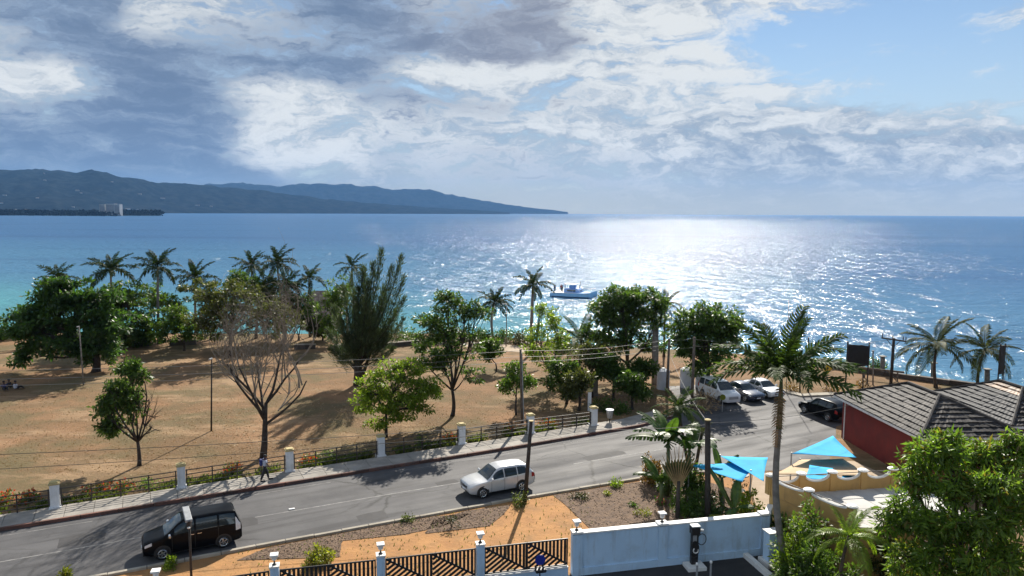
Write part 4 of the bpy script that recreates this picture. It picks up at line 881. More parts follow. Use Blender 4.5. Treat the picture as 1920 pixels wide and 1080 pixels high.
shrub('green_bush', 'low green plant strip at the kerb below the silver car', 'bush', G(760, 978), 1.0, .35, 'weed', 149, 300, .12)
shrub('green_bush', 'weedy clump around the foot of the leaning dark pole', 'bush', G(975, 945), 1.5, .6, 'weed', 150, 500, .14)
shrub('flower_plant', 'small pink flowering plant in the shaded bed', 'plant', G(1237, 945), .6, .5, 'leaf_dark', 151, 200, .12, flowers='leaf_pink', nfl=60)
shrub('croton_bush', 'tall yellow and brown croton bush at the road side', 'bush', G(1222, 908), 1.5, 2.1, 'leaf_croton', 152, 1300, .18, clump=.25)
shrub('grey_bush', 'dark green bush right of the croton', 'bush', G(1250, 925), 1.5, 1.7, 'leaf_dark', 153, 1000, .18, clump=.25)
shrub('hedge_bush', 'large dark leafy bush behind the white wall', 'bush', G(1318, 970), 2.6, 2.0, 'leaf_dark', 154, 2200, .17, clump=.3)
shrub('hedge_bush', 'leafy bush below the fan shaped palm', 'bush', G(1285, 965), 1.7, 1.5, 'leaf_mid', 155, 1000, .16, clump=.25)
shrub('hedge_bush', 'light green plant between the dark pole and the yellow parapet', 'bush', G(1405, 965), 1.6, 1.5, 'leaf_bright', 156, 700, .2, clump=.25)
shrub('twiggy_bush', 'thin twiggy bush left of the yellow parapet', 'bush', G(1392, 945), 2.0, 1.8, 'scrub', 157, 260, .14, clump=.3)
# banana clump
def banana(label, base, specs, seed, mat='leaf_banana', stem_h=2.2, group=None, name='banana_plant'):
    r_ = random.Random(seed); g = G(*base); root = thing(name, label, 'plant', g, 0, group)
    MB().tube([(0, 0, -.1), (0.05, 0, stem_h*.5), (0, 0.03, stem_h)], [.16, .13, .09], 8).build('stem', M['palm_shaft'], root, True)
    for i, (azd, eld, L, w, cv, torn) in enumerate(specs):
        o_ = obj('leaf', big_leaf(L, w, cv, seed*13+i, torn), M[mat], root, (0.1*math.cos(R(azd)), .1*math.sin(R(azd)), stem_h), (r_.uniform(-.3, .3), -R(eld), R(azd)))
    return root
banana('clump of torn banana leaves standing over the road edge', (1250, 930), [(180, 22, 2.6, .42, .9, .8), (205, 42, 2.7, .45, .9, .6), (160, 60, 2.5, .46, .8, .3), (-80, 66, 2.2, .5, 1.5, .1), (-110, 58, 2.3, .48, 1.7, .1), (-50, 62, 2.2, .48, 1.6, .1), (20, 45, 2.2, .42, .9, .5), (100, 55, 2.4, .42, .8, .4), (190, 60, 2.2, .42, .8, .4), (-20, 60, 2.0, .44, 1.4, .2), (230, 50, 2.3, .44, 1.2, .3), (-75, 80, 1.9, .4, .7, 0)], 3, stem_h=3.5)
banana('banana plant with broad hanging leaves in the middle of the clump', (1290, 925), [(-90, 60, 2.0, .46, 1.7, .1), (-60, 50, 2.1, .46, 1.6, .2), (170, 45, 2.0, .42, 1.2, .4), (60, 60, 2.0, .42, .9, .3), (-120, 70, 1.8, .44, 1.3, .1), (0, 40, 2.0, .42, 1.1, .4)], 8, stem_h=2.9)
banana('lower banana plant with dark leaves behind the white wall', (1238, 948), [(180, 40, 1.7, .36, 1.1, .4), (140, 62, 1.8, .38, .8, .3), (-70, 60, 1.5, .38, 1.3, .2), (20, 55, 1.6, .36, 1.0, .3), (230, 55, 1.6, .36, 1.1, .4)], 9, stem_h=1.5)
shrub('hedge_bush', 'tall dark bush filling the middle of the banana clump', 'bush', G(1300, 935), 1.9, 2.6, 'leaf_dark', 158, 1600, .2, clump=.3)
banana('banana plant with one long glossy leaf in front of the dark pole', (1375, 985), [(150, 62, 2.6, .42, .25, .0), (60, 70, 1.6, .3, .5, .1), (-60, 40, 1.4, .3, .8, .2), (-120, 20, 1.2, .28, 1.0, .2)], 5, stem_h=1.0)
banana('small banana plant in front of the blue shade cloth', (1352, 930), [(110, 75, 1.9, .3, .4, .0), (20, 62, 1.7, .3, .6, .1), (200, 50, 1.4, .26, .8, .2), (300, 55, 1.3, .26, .8, .2)], 6, stem_h=1.2)
banana('pale drying banana plant at the foot of the dark pole', (1362, 990), [(0, 30, 1.2, .26, 1.1, .3), (200, 25, 1.2, .26, 1.2, .3), (280, 30, 1.0, .24, 1.2, .3)], 7, 'leaf_yellow', .6)
# fan palm, cluster palm and pale trunk
g = G(1270, 972); fanp = thing('traveller_palm', 'young fan shaped traveller palm behind the white wall', 'plant', g)
MB().tube([(0, 0, -.1), (0, 0, 2.2)], [.13, .10], 8).build('stem', M['bark_dark'], fanp, True)
for i in range(11):
    a = R(-32+64*i/10); ln = 2.6-.5*abs(i-5)/5
    MB().tube([(0, 0, 1.7), (math.sin(a)*ln*.6, .02*i, 1.7+math.cos(a)*ln*.6), (math.sin(a)*ln, .02*i, 1.7+math.cos(a)*ln)], [.05, .03, .012], 5).build('leaf_stalk', M['straw'], fanp)
    lf = big_leaf(1.25, .13, .35, 40+i, .1, 8); obj('leaf', lf, M['leaf_olive'], fanp, (math.sin(a)*.45, .02*i, 1.7+math.cos(a)*.45), (R(90), -(math.pi/2-a), 0))
palm('cluster_palm', 'short dense palm head over the banana clump', (1296, 905), (1272, 765), 1.9, 57, 'coco', 19, .11, None, None, 0.0, 'palm_leaf', 3)
palm('cluster_palm', 'second short palm with brown drooping fronds right of the banana clump', (1300, 905), (1316, 812), 1.35, 58, 'coco', 9, .13, None, None, 0.0, 'coco_leaf', 5)
palm('young_palm', 'small yellow green palm below the terrace', (1590, 1060), (1592, 1005), 2.0, 59, 'coco', 12, .09, None, 29.6, 0.0, 'leaf_bright')
# hedges and shrubs right of the wall
for i, (px, py, Y, w, mt, n_, lab) in enumerate([
        (1506, 938, 32.6, 2.2, 'leaf_mid', 3200, 'leafy hedge bush right of the big palm trunk'), (1530, 1005, 30.6, 2.7, 'leaf_mid', 4200, 'fine leaved dark hedge bush at the bottom right of the palm trunk'),
        (1522, 930, 33.3, 1.9, 'leaf_mid', 2600, 'rounded leafy bush hiding the corner of the terrace parapet'), (1490, 968, 32.0, 1.7, 'leaf_bright', 1600, 'lighter green bush close behind the big palm trunk'),
        (1452, 955, 35.6, 1.5, 'leaf_mid', 1300, 'leafy bush left of the big palm trunk'), (1590, 1045, 30.0, 2.4, 'leaf_mid', 2200, 'dark bush below the small palm'), (1535, 945, 33.4, 1.0, 'leaf_croton', 900, 'yellow orange croton at the terrace edge'),
        (1700, 1005, 30.0, 1.9, 'leaf_yellow', 1500, 'yellow green shrub left of the mango tree'), (1672, 935, 32.5, 1.5, 'leaf_olive', 1500, 'olive shrub on the terrace edge beside the mango tree'), (1488, 1045, 31.0, 1.7, 'leaf_dark', 1100, 'low dark bush at the foot of the big palm')]):
    p = at(px, py, Y); shrub('hedge_bush', lab, 'bush', (p.x, Y, 0), w, p.z, mt, 160+i, n_, .19, clump=.3, asp=.38)
# mango tree, bottom right
ml = [(1755, 850, 46, 30, 2), (1890, 845, 60, 32, 2, .5), (1712, 905, 34, 34, 1.4), (1790, 915, 46, 34, 2, -.8), (1865, 905, 42, 30, 1.6, -.9), (1935, 930, 44, 40, 1.5, -.3), (1690, 960, 34, 28, 1.3), (1735, 985, 40, 30, 1.6, -.8), (1810, 985, 46, 32, 2, -1.5), (1880, 980, 42, 32, 1.7, -1.4), (1765, 1045, 46, 30, 1.7, -1.4), (1840, 1055, 48, 30, 1.8, -2.0), (1910, 1045, 42, 34, 1.6, -1.6), (1700, 1050, 34, 28, 1.1, -.6), (1825, 850, 34, 22, 1, .8), (1910, 815, 24, 14, .5, .6), (1775, 825, 22, 13, .5), (1720, 865, 20, 16, .4), (1668, 985, 16, 14, .4), (1960, 880, 40, 50, 1), (1800, 1110, 90, 30, 1.6, -1.8), (1900, 1110, 70, 30, 1.2, -1.8)]
px_tree('mango_tree', 'large bright mango tree filling the bottom right corner', 'tree', (1800, 1150), ml, (1810, 1060), 'leaf_mango', 170, 16500, .31, .36, .24, 'bark', .7, per=36, asp=.25, droop=.5, Yb=29.5, hollow=.42)
# ================================================================ park fence
PIL = [(-32.4, 37.1), (-26.4, 40.2), (-20.5, 43.3), (-14.7, 46.3), (-9.2, 49.4), (-3.7, 52.2), (1.5, 54.9), (6.7, 57.1)]
pn = ['leftmost', 'second', 'third', 'fourth', 'fifth', 'sixth', 'seventh']
pil_me = MB(); pil_me.box((0, 0, .06), (.62, .62, .36)); pil_me.box((0, 0, .9), (.46, .46, 1.32)); pil_me = pil_me.mesh('shaft')
cap_me = MB().box((0, 0, 1.60), (.56, .56, .10)); cap_me.box((0, 0, 1.68), (.40, .40, .06)); cap_me = cap_me.mesh('cap')
pan_me = MB().box((0, -.232, .95), (.26, .012, .8)).mesh('panel')
fa = math.atan2(57.1-40.2, 6.7+26.4)
for i, p in enumerate(PIL[1:]):
    lab = ('leftmost white pillar of the park fence' if i == 0 else 'white pillar nearest the bin, last on the right of the park fence' if i == 6 else ORD[i]+' white pillar from the left of the park fence')
    t_ = thing('fence_pillar', lab, 'pillar', (p[0], p[1], 0), fa, 'pillars of the park fence')
    obj('shaft', pil_me, M['white_paint'], t_); obj('cap', cap_me, M['cap_yellow'], t_); obj('panel', pan_me, M['white_paint'], t_)
for i in range(len(PIL)-1):
    A, B = Vector((*PIL[i], 0)), Vector((*PIL[i+1], 0)); d = B-A; L = d.length-.5; a = math.atan2(d.y, d.x); st = A+d.normalized()*.25
    lab = 'black railing at the left edge of the picture' if i == 0 else 'black railing between the %s and %s white pillars of the park fence' % (ORD[i-1], ORD[i])
    t_ = thing('park_railing', lab, 'railing', st, a, 'railings of the park fence')
    rail = MB().tube([(0, 0, 0), (L, 0, 0)], .032, 6).mesh('rail')
    for z in (.38, .66, .94, 1.22): obj('rail', rail, M['rail_metal'], t_, (0, 0, z))
    post = MB().box((0, 0, .62), (.07, .07, 1.28)).mesh('post'); npst = 5
    for k in range(npst): obj('post', post, M['rail_metal'], t_, (.06+(L-.12)*k/(npst-1), 0.005, 0))
# gate pillar further in, with its yellow lamp top, and the bin
p = G(1105, 770); t_ = thing('lamp_pillar', 'slim white pillar with a yellow cap in the shade behind the fence', 'pillar', p)
MB().box((0, 0, .85), (.3, .3, 1.7)).build('shaft', M['white_paint'], t_); MB().lathe([(.2, 1.7), (.3, 1.78), (.3, 1.95), (.1, 2.05)], 12).build('cap', M['cap_yellow'], t_)
p = G(1116, 742); t_ = thing('lamp_pillar', 'grey concrete post standing in deep tree shade', 'pillar', p); MB().box((0, 0, 1), (.45, .45, 2.0)).build('shaft', M['pole_grey'], t_); MB().box((0, 0, 2.03), (.55, .55, .08)).build('cap', M['concrete'], t_)
p = G(1143, 795); t_ = thing('litter_bin', 'grey litter bin on a post on the pavement', 'bin', (p.x, p.y, .165))
MB().tube([(0, 0, 0), (0, 0, .5)], .05, 8).build('post', M['black_metal'], t_); MB().lathe([(.22, .35), (.30, 1.0), (.30, 1.05), (.25, 1.05), (.18, .4)], 14).build('drum', M['grey_metal'], t_, True); MB().lathe([(.33, 1.0), (.33, 1.06), (.31, 1.06)], 14).build('rim', M['tank'], t_)

# ================================================================ hotel boundary: white wall, gate pillars, slatted gate panels, lanterns
def lantern(label, loc, grp='lanterns on the hotel wall'):
    t_ = thing('post_lantern', label, 'lantern', loc, .25, grp)
    MB().lathe([(.10, 0), (.10, .03), (.04, .07), (.03, .2)], 8).build('stem', M['black_metal'], t_)
    MB().lathe([(.07, .2), (.11, .24), (.13, .40)], 8).build('glass', M['white_trim'], t_); MB().box((0, 0, .45), (.34, .34, .07)).build('cap', M['white_trim'], t_); return t_
gp = [(-14.6, 28.25), (-10.2, 29.7), (-5.8, 30.75), (-1.4, 31.9), (2.95, 33.0)]
ga = math.atan2(33.0-29.7, 2.95+10.2)
gl = ['lantern at the bottom edge below the green bush', 'lantern on the gate pillar left of the yellow bush', 'lantern on the gate pillar right of the yellow bush', 'lantern on the gate pillar below the silver car', 'lantern on the left end of the white wall']
for i, p in enumerate(gp):
    if i < 4:
        t_ = thing('gate_pillar', gl[i].replace('lantern on the ', 'pale blue white ').replace('lantern at', 'pale gate pillar at'), 'pillar', (*p, 0), ga, 'pillars of the slatted gate')
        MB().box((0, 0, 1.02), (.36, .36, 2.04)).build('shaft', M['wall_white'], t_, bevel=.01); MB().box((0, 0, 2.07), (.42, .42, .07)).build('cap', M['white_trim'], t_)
        lantern(gl[i], (*p, 2.105))
slat_cache = {}
for i in range(len(gp)-1):
    A, B = Vector((*gp[i], 0)), Vector((*gp[i+1], 0)); d = (B-A); Lb = d.length; a = math.atan2(d.y, d.x); st = A+d.normalized()*.2; L = Lb-.42
    nm = ['at the bottom left', 'holding the yellow bush view', 'in the middle', 'next to the white wall'][i]
    w_ = thing('plinth_wall', 'low white plinth wall under the slatted panel '+['at the bottom left', 'in front of the yellow bush', 'between the second and third lantern pillars', 'next to the white wall'][i], 'wall', st, a, 'plinth walls of the gate')
    MB().box((L/2, 0, .22), (L-.01, .24, .44)).build('wall', M['wall_white'], w_); MB().box((L/2, 0, .475), (L-.01, .32, .06)).build('coping', M['white_trim'], w_)
    for h in range(2):
        t_ = thing('slatted_panel', ['left', 'right'][h]+' black chevron slat panel '+['at the bottom left corner', 'in front of the yellow bush', 'between the second and third lantern pillars', 'next to the white wall'][i], 'gate', st+d.normalized()*(h*L/2), a, 'slatted panels of the hotel boundary')
        W2, z0, z1 = L/2-.02, .53, 1.86; x0 = .03
        for nme, c, dd in (('rail', (W2/2+.01, 0, z0+.03), (W2, .05, .06)), ('rail', (W2/2+.01, 0, z1-.03), (W2, .05, .06)), ('stile', (x0, 0, (z0+z1)/2), (.06, .054, z1-z0)), ('stile', (W2-.01, 0, (z0+z1)/2), (.06, .054, z1-z0))):
            MB().box(c, dd).build(nme, M['black_metal'], t_)
        zt, zb, xl, xr = z1-.07, z0+.07, x0+.04, W2-.05
        sl = (zb-zt)/(xr-xl); ang = math.atan2(zt-zb, xr-xl); Ls = math.hypot(xr-xl, zt-zb)
        MB().box(((xl+xr)/2, .006, (zt+zb)/2), (Ls, .05, .09), ry=ang).build('spine', M['black_metal'], t_)
        x = xl+.16
        while x < xr:                                       # upright slats above the diagonal spine
            zz = zt+sl*(x-xl); 
            if zt-zz > .08: MB().box((x, 0, (zt+zz)/2), (.115, .03, zt-zz)).build('slat', M['black_metal'], t_)
            x += .185
        k = .0                                             # slanting slats below it, rising to meet the spine
        for q in range(1, 13):
            c0 = zb-1.2+q*.24                               # z where the slat line meets the left stile
            m_ = .72; xs = (zt-c0+(-sl)*0-sl*xl+sl*xl*0-zt+zt+sl*(-0))/1 if False else (zt-sl*xl-(c0-m_*xl))/(m_-sl)
            zs = c0+m_*(xs-xl); xa, za = xl, c0
            if za < zb: xa = xl+(zb-c0)/m_; za = zb
            if xs > xr or xs-xa < .1 or zs > zt: continue
            ln = math.hypot(xs-xa, zs-za); MB().box(((xa+xs)/2, -.004, (za+zs)/2), (ln, .03, .11), ry=-math.atan2(zs-za, xs-xa)).build('slat', M['black_metal'], t_)
# the white wall
A, B = Vector((2.95, 33.0, 0)), Vector((13.1, 35.35, 0)); d = B-A; L = d.length; a = math.atan2(d.y, d.x)
wl = thing('boundary_wall', 'tall pale blue white hotel boundary wall', 'wall', A, a)
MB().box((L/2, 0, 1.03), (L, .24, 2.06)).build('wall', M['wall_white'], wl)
MB().box((L/2, 0, 2.095), (L+.06, .36, .07)).build('coping', M['white_trim'], wl)
MB().box((L/2, -.16, .16), (L, .08, .42)).build('plinth', M['wall_white'], wl)
for x in (.22, 4.62, L-.2): MB().box((x, -.02, 1.02), (.48, .34, 2.03)).build('pilaster', M['wall_white'], wl); MB().box((x, -.02, 2.17), (.54, .44, .07)).build('pilaster_cap', M['white_trim'], wl)
for x, lab in ((.22, gl[4]), (4.62, 'lantern on the middle of the white wall')):
    p = A+d.normalized()*x; lantern(lab, (p.x, p.y, 2.207))
w2 = thing('return_wall', 'short end wall turning away at the right end of the white wall', 'wall', (13.1, 35.4, 0), R(62)); MB().box((.6, 0, 1.03), (1.1, .22, 2.06)).build('wall', M['wall_white'], w2); MB().box((.6, 0, 2.095), (1.2, .3, .07)).build('coping', M['white_trim'], w2)
# kerbed plinth and cabinet at the wall's right end
p = G(1432, 1052); cb = thing('utility_cabinet', 'pale grey utility cabinet at the right end of the white wall', 'cabinet', (p.x+.25, p.y-.3, 0), R(14))
MB().box((0, 0, .12), (.9, .9, .24)).build('base', M['white_trim'], cb, bevel=.01); MB().box((0, 0, .96), (.62, .52, 1.44)).build('body', M['wall_white'], cb, bevel=.01); MB().box((0, 0, 1.71), (.72, .62, .06)).build('lid', M['white_trim'], cb); MB().box((-.02, -.268, .96), (.5, .012, 1.2)).build('door', M['wall_white'], cb)
kb = tag(obj('yard_kerb', None), kind='structure')
k0, k1 = Vector((11.9, 34.9, 0)), Vector((13.0, 30.0, 0))
for q in range(5): c = k0.lerp(k1, (q+.5)/5); MB().box((0, 0, .12), (.98, .26, .24)).build('kerb_stone', M['white_trim'], kb, loc=c, rot=(0, 0, math.atan2(k1.y-k0.y, k1.x-k0.x)))
# charging post
p = G(1302, 1066); ch = thing('charging_post', 'black charging post with looped cables before the white wall', 'charging post', (p.x, p.y+.15, 0), R(10))
MB().box((0, -.1, .09), (.95, .75, .18)).build('plinth', M['white_trim'], ch, bevel=.01)
MB().box((0, 0, .95), (.34, .24, 1.54)).build('column', M['black_metal'], ch, bevel=.02); MB().box((0, -.02, 1.92), (.44, .36, .4)).build('head', M['black_metal'], ch, bevel=.03); MB().box((0, -.02, 2.135), (.42, .34, .05)).build('lid', M['white_trim'], ch)
MB().box((-.04, -.125, 1.52), (.2, .02, .32)).build('screen', M['grey_metal'], ch)
def loop(c, rx, rz, n=18, t0=0, t1=2*math.pi): return [(c[0]+rx*math.cos(t0+(t1-t0)*k/n), c[1], c[2]+rz*math.sin(t0+(t1-t0)*k/n)) for k in range(n+1)]
MB().tube(loop((-.05, -.16, .98), .22, .42), .022, 6, False).build('cable', M['black_metal'], ch); MB().tube(loop((.36, -.05, 1.42), .22, .28), .022, 6, False).build('cable', M['black_metal'], ch)
MB().tube(loop((.02, -.15, .92), .13, .13, 14, 2.2, 6.6), .03, 6).build('cable_hook', M['white_trim'], ch); MB().tube([(.2, 0, 1.8), (.36, -.03, 1.86), (.42, -.06, 1.8)], .035, 6).build('holster', M['grey_metal'], ch); MB().lathe([(.0, 0), (.075, .03), (.075, .1), (.0, .14)], 10, (.36, -.05, 1.82)).build('holster_cap', M['white_trim'], ch)
for x, y, lab in ((1306, 1092, 'left slim grey bollard before the charging post'), (1332, 1088, 'right slim grey bollard beside the charging post')):
    p = G(x, y); b_ = thing('bollard', lab, 'bollard', p, 0, 'bollards at the charging bay'); MB().tube([(0, 0, 0), (0, 0, .85)], .05, 10).build('post', M['grey_metal'], b_); MB().lathe([(.058, .85), (.075, .9), (.06, .96), (.0, .985)], 10).build('cap', M['white_trim'], b_, True)
p = G(1012, 1100); sg = thing('parking_sign', 'blue round sign on a thin post before the slatted panel', 'sign', p, ga); MB().tube([(0, 0, 0), (0, 0, 1.3)], .03, 8).build('post', M['black_metal'], sg)
dv = [(.25*math.cos(2*math.pi*k/24), .25*math.sin(2*math.pi*k/24)) for k in range(24)]
MB().wallpoly([(x, 1.32+z) for x, z in dv], -.05, -.035).build('disc', M['blue_disc'], sg); MB().box((0, -.1, .85), (.5, .3, .16)).build('meter_box', M['black_metal'], sg, bevel=.03)

# ================================================================ yellow terrace
TZ = 2.5
tr = thing('terrace_building', 'yellow terrace building with pale flat roof terrace and scalloped parapets', 'building', (0, 0, 0))
c_fl, c_fr, c_nr, c_nl = (13.75, 36.95), (22.6, 38.3), (22.6, 32.4), (16.2, 32.9)
MB().prism([c_nl, c_nr, c_fr, c_fl], 0, TZ-.05).build('wall', M['yellow_wall'], tr)
for i in range(6):
    for j in range(4):
        q = lambda u, v: tuple(np.array(c_nl)*(1-u)*(1-v)+np.array(c_nr)*u*(1-v)+np.array(c_fr)*u*v+np.array(c_fl)*(1-u)*v)
        u0, u1, v0, v1 = i/6+.002, (i+1)/6-.002, j/4+.003, (j+1)/4-.003
        MB().prism([q(u0, v0), q(u1, v0), q(u1, v1), q(u0, v1)], TZ-.05, TZ+.01).build('floor_slab', M['terrace'], tr)
def parapet(a_, b_, nb, scallop=.36, h=.95, th=.2):
    A_, B_ = Vector((*a_, TZ+.01)), Vector((*b_, TZ+.01)); d_ = B_-A_; an = math.atan2(d_.y, d_.x); Lb_ = d_.length/nb
    for k in range(nb+1):
        o_ = A_+d_*(k/nb); MB().box((0, 0, h/2+.02), (.34, th+.12, h+.04)).build('parapet_post', M['yellow_wall'], tr, loc=o_, rot=(0, 0, an)); MB().lathe([(.27, h+.04), (.29, h+.09), (.2, h+.14), (.0, h+.16)], 10).build('post_cap', M['white_trim'], tr, loc=o_)
        if k == nb: break
        x0_, x1_ = .17, Lb_-.17; cx = (x0_+x1_)/2; rx_ = (x1_-x0_)/2
        top = [(cx+rx_*math.cos(t__), h-.06-scallop*math.sin(t__)) for t__ in np.linspace(0, math.pi, 15)]
        MB().wallpoly([(x0_, 0), (x1_, 0)]+top, -th/2, th/2).build('parapet_panel', M['yellow_wall'], tr, loc=o_, rot=(0, 0, an))
        MB().tube([(x, 0, z+.03) for x, z in top], .085, 6).build('parapet_trim', M['white_trim'], tr, loc=o_, rot=(0, 0, an))
        MB().tube([(x0_, 0, h-.02), (x1_, 0, h-.02)], .022, 6).build('parapet_rail', M['black_metal'], tr, loc=o_, rot=(0, 0, an))
parapet(c_fl, c_fr, 5); parapet(c_nl, c_fl, 2, .16); parapet((17.9, 32.80), (22.5, 32.42), 2)
# ================================================================ shade cloths over the court between terrace and road
def sail(label, corners, z, mat, sag=.25, tilt=None, posts=()):
    P_ = [G(c[0], c[1], zz) for c, zz in zip(corners, z)]; o0 = Vector((P_[0].x, P_[0].y, 0)); t_ = thing('shade_sail', label, 'shade sail', o0)
    n_ = 8; V = []; F = []; ctr = sum(P_, Vector())/len(P_)
    if len(P_) == 3: P_ = P_+[P_[2].copy()]
    for i in range(n_+1):
        for j in range(n_+1):
            u, v = i/n_, j/n_; p_ = P_[0]*(1-u)*(1-v)+P_[1]*u*(1-v)+P_[2]*u*v+P_[3]*(1-u)*v
            e = 4*u*(1-u)*4*v*(1-v); pull = .05*((4*u*(1-u))*abs(2*v-1)**3+(4*v*(1-v))*abs(2*u-1)**3)
            p_ = p_.lerp(ctr, pull); p_.z -= sag*e*.5; V.append(p_-o0)
    F = [(i*(n_+1)+j, (i+1)*(n_+1)+j, (i+1)*(n_+1)+j+1, i*(n_+1)+j+1) for i in range(n_) for j in range(n_)]
    me = np_mesh('cloth', [tuple(v) for v in V], F, True); c_ = obj('cloth', me, M[mat], t_); c_.modifiers.new('thickness', 'SOLIDIFY').thickness = .012
    for k in posts:
        q = P_[k]; MB().tube([(q.x-o0.x, q.y-o0.y, 0), (q.x-o0.x, q.y-o0.y, q.z+.1)], .045, 8).build('mast', M['grey_metal'], t_)
    return t_
sail('blue triangular shade sail against the red wall', [(1484, 851), (1562, 817), (1606, 858)], (2.9, 2.3, 3.0), 'sail', .3, posts=(0,))
sail('blue triangular shade sail left of the big palm trunk', [(1350, 855), (1440, 858), (1432, 903)], (2.3, 2.4, 2.9), 'sail', .25, posts=(0,))
sail('blue four cornered shade sail beside the banana plants', [(1292, 872), (1372, 868), (1408, 884), (1392, 904)], (2.2, 2.1, 2.5, 2.7), 'sail', .2, posts=(0, 2))
sail('wide tan shade cloth behind the yellow parapet', [(1450, 890), (1500, 862), (1580, 860), (1640, 893)], (2.7, 2.1, 2.1, 2.7), 'tan_sail', .2, posts=(1,))
sail('narrow blue shade cloth showing through the first parapet scallop', [(1508, 898), (1518, 872), (1562, 878), (1560, 902)], (2.95, 2.5, 2.5, 2.95), 'sail', .2)
sail('blue shade cloth showing through the second parapet scallop', [(1575, 904), (1580, 886), (1625, 888), (1622, 904)], (2.9, 2.4, 2.4, 2.9), 'sail', .2)
sheet('court', [(13.8, 37.6), (15.2, 44), (16.2, 46.6), (18.5, 47.2), (22.6, 49.4), (24.2, 49.2), (25.6, 44.6), (24.5, 38.6)], 0.008, M['pathmat'])
for i, (px, py, lab) in enumerate([(1388, 905, 'dark round bar table in the court beside the blue cloth')]):
    p = G(px, py+14); t_ = thing('bar_table', lab, 'table', p); MB().lathe([(.5, .98), (.5, 1.04)], 14).build('top', M['plastic_dark'], t_); MB().tube([(0, 0, 0), (0, 0, .98)], .06, 8).build('leg', M['black_metal'], t_); MB().lathe([(.35, 0), (.1, .06)], 12).build('foot', M['black_metal'], t_)

# ================================================================ red building with hipped metal-tile roofs
def hip_building(name, label, X0, X1, Y0, Y1, ez, rz_, rot, origin, mats, wallmat, seed, overhang=.5):
    """eaves rectangle X0..X1 x Y0..Y1 in local metres; ridge along local Y"""
    r_ = random.Random(seed); root = thing(name, label, 'building', origin, rot)
    MB().box(((X0+X1)/2, (Y0+Y1)/2, (ez-.1)/2), (X1-X0-2*overhang, Y1-Y0-2*overhang, ez-.1)).build('wall', M[wallmat], root)
    hw = (X1-X0)/2; xm = (X0+X1)/2; rh = rz_-ez
    ra, rb = Vector((xm, Y0+hw*1.02, rz_)), Vector((xm, Y1-hw*1.02, rz_))
    c00, c10, c11, c01 = Vector((X0, Y0, ez)), Vector((X1, Y0, ez)), Vector((X1, Y1, ez)), Vector((X0, Y1, ez))
    roof = MB().add([c00, c10, c11, c01, ra, rb], [(0, 1, 4), (1, 2, 5, 4), (2, 3, 5), (3, 0, 4, 5), (3, 2, 1, 0)]).build('roof', M['roof_new'], root)
    nc = 9
    for si, (e0, e1, r0, r1) in enumerate(((c01, c00, rb, ra), (c00, c10, ra, ra), (c10, c11, ra, rb), (c11, c01, rb, rb))):
        nrm = (e1-e0).cross(r0-e0).normalized(); nrm = nrm if nrm.z > 0 else -nrm
        for k in range(nc):
            t0, t1 = k/nc-.006, (k+1)/nc+.004; t0 = max(0, t0)
            a0, a1 = e0.lerp(r0, t0), e1.lerp(r1, t0); b0, b1 = e0.lerp(r0, min(t1, 1)), e1.lerp(r1, min(t1, 1))
            ln = (a1-a0).length; nsg = max(3, int(ln/.085)); V = []; F = []
            jit = 0.0
            for i in range(nsg+1):
                if i % 4 == 0: jit = r_.uniform(-.028, .028)
                w = i/nsg; x_ = w*ln; rib = .022*(0.5+.5*math.cos(x_*2*math.pi/.34))
                V += [a0.lerp(a1, w)+nrm*.004, a0.lerp(a1, w)+nrm*(.085+rib+jit), b0.lerp(b1, w)+nrm*(.012+rib*.7)]
            for i in range(nsg): q = i*3; F += [(q, q+3, q+4, q+1), (q+1, q+4, q+5, q+2)]
            mt = mats(si, k, r_)
            o_ = obj('tile_course', np_mesh('tile_course', [tuple(v) for v in V], F), M[mt], roof)
    for p_, q_ in ((c00, ra), (c10, ra), (c11, rb), (c01, rb)): MB().tube([p_+Vector((0, 0, .06)), q_+Vector((0, 0, .09))], .10, 6).build('hip_cap', M['roof_tile'], roof)
    MB().tube([ra+Vector((0, 0, .09)), rb+Vector((0, 0, .09))], .11, 6).build('ridge_cap', M['roof_tile'], roof)
    for p_, q_ in ((c00, c10), (c10, c11), (c11, c01), (c01, c00)):
        m_ = (p_+q_)/2; dd = q_-p_; MB().box((m_.x, m_.y, ez-.09), (dd.length+.04, .05, .16), math.atan2(dd.y, dd.x)).build('fascia', M['white_paint'], roof)
    return root
hip_building('red_house', 'dark red walled house with ribbed grey hipped roof', 0, 7.2, 0, 10.9, 3.25, 5.0, R(3.5), (25.9, 44.3, 0), lambda s, k, r_: 'roof_tile', 'red_wall', 1)
hip_building('red_house', 'second house behind with partly rust coloured hipped roof', 0, 6.6, 0, 9.0, 3.3, 5.0, R(3.5), (33.4, 46.8, 0), lambda s, k, r_: ('roof_rust' if k > 6 else 'roof_new') if s == 0 else 'roof_tile', 'red_wall', 2)
hip_building('red_house', 'third house with ribbed grey roof cut by the right edge', 0, 7.0, 0, 9.0, 3.3, 5.0, R(3.5), (40.4, 45.0, 0), lambda s, k, r_: 'roof_new' if (s == 0 and 3 < k < 7) else 'roof_tile', 'red_wall', 3)
p = G(1578, 850); t_ = thing('downpipe', 'pale rain pipe down the corner of the red house', 'pipe', (25.75, 54.3, 0)); MB().tube([(0, 0, 0), (0, 0, 3.0), (.15, 0, 3.15)], .05, 8).build('pipe', M['white_paint'], t_)
for z in (.8, 2.2): MB().box((.05, 0, z), (.16, .14, .04)).build('bracket', M['grey_metal'], t_)

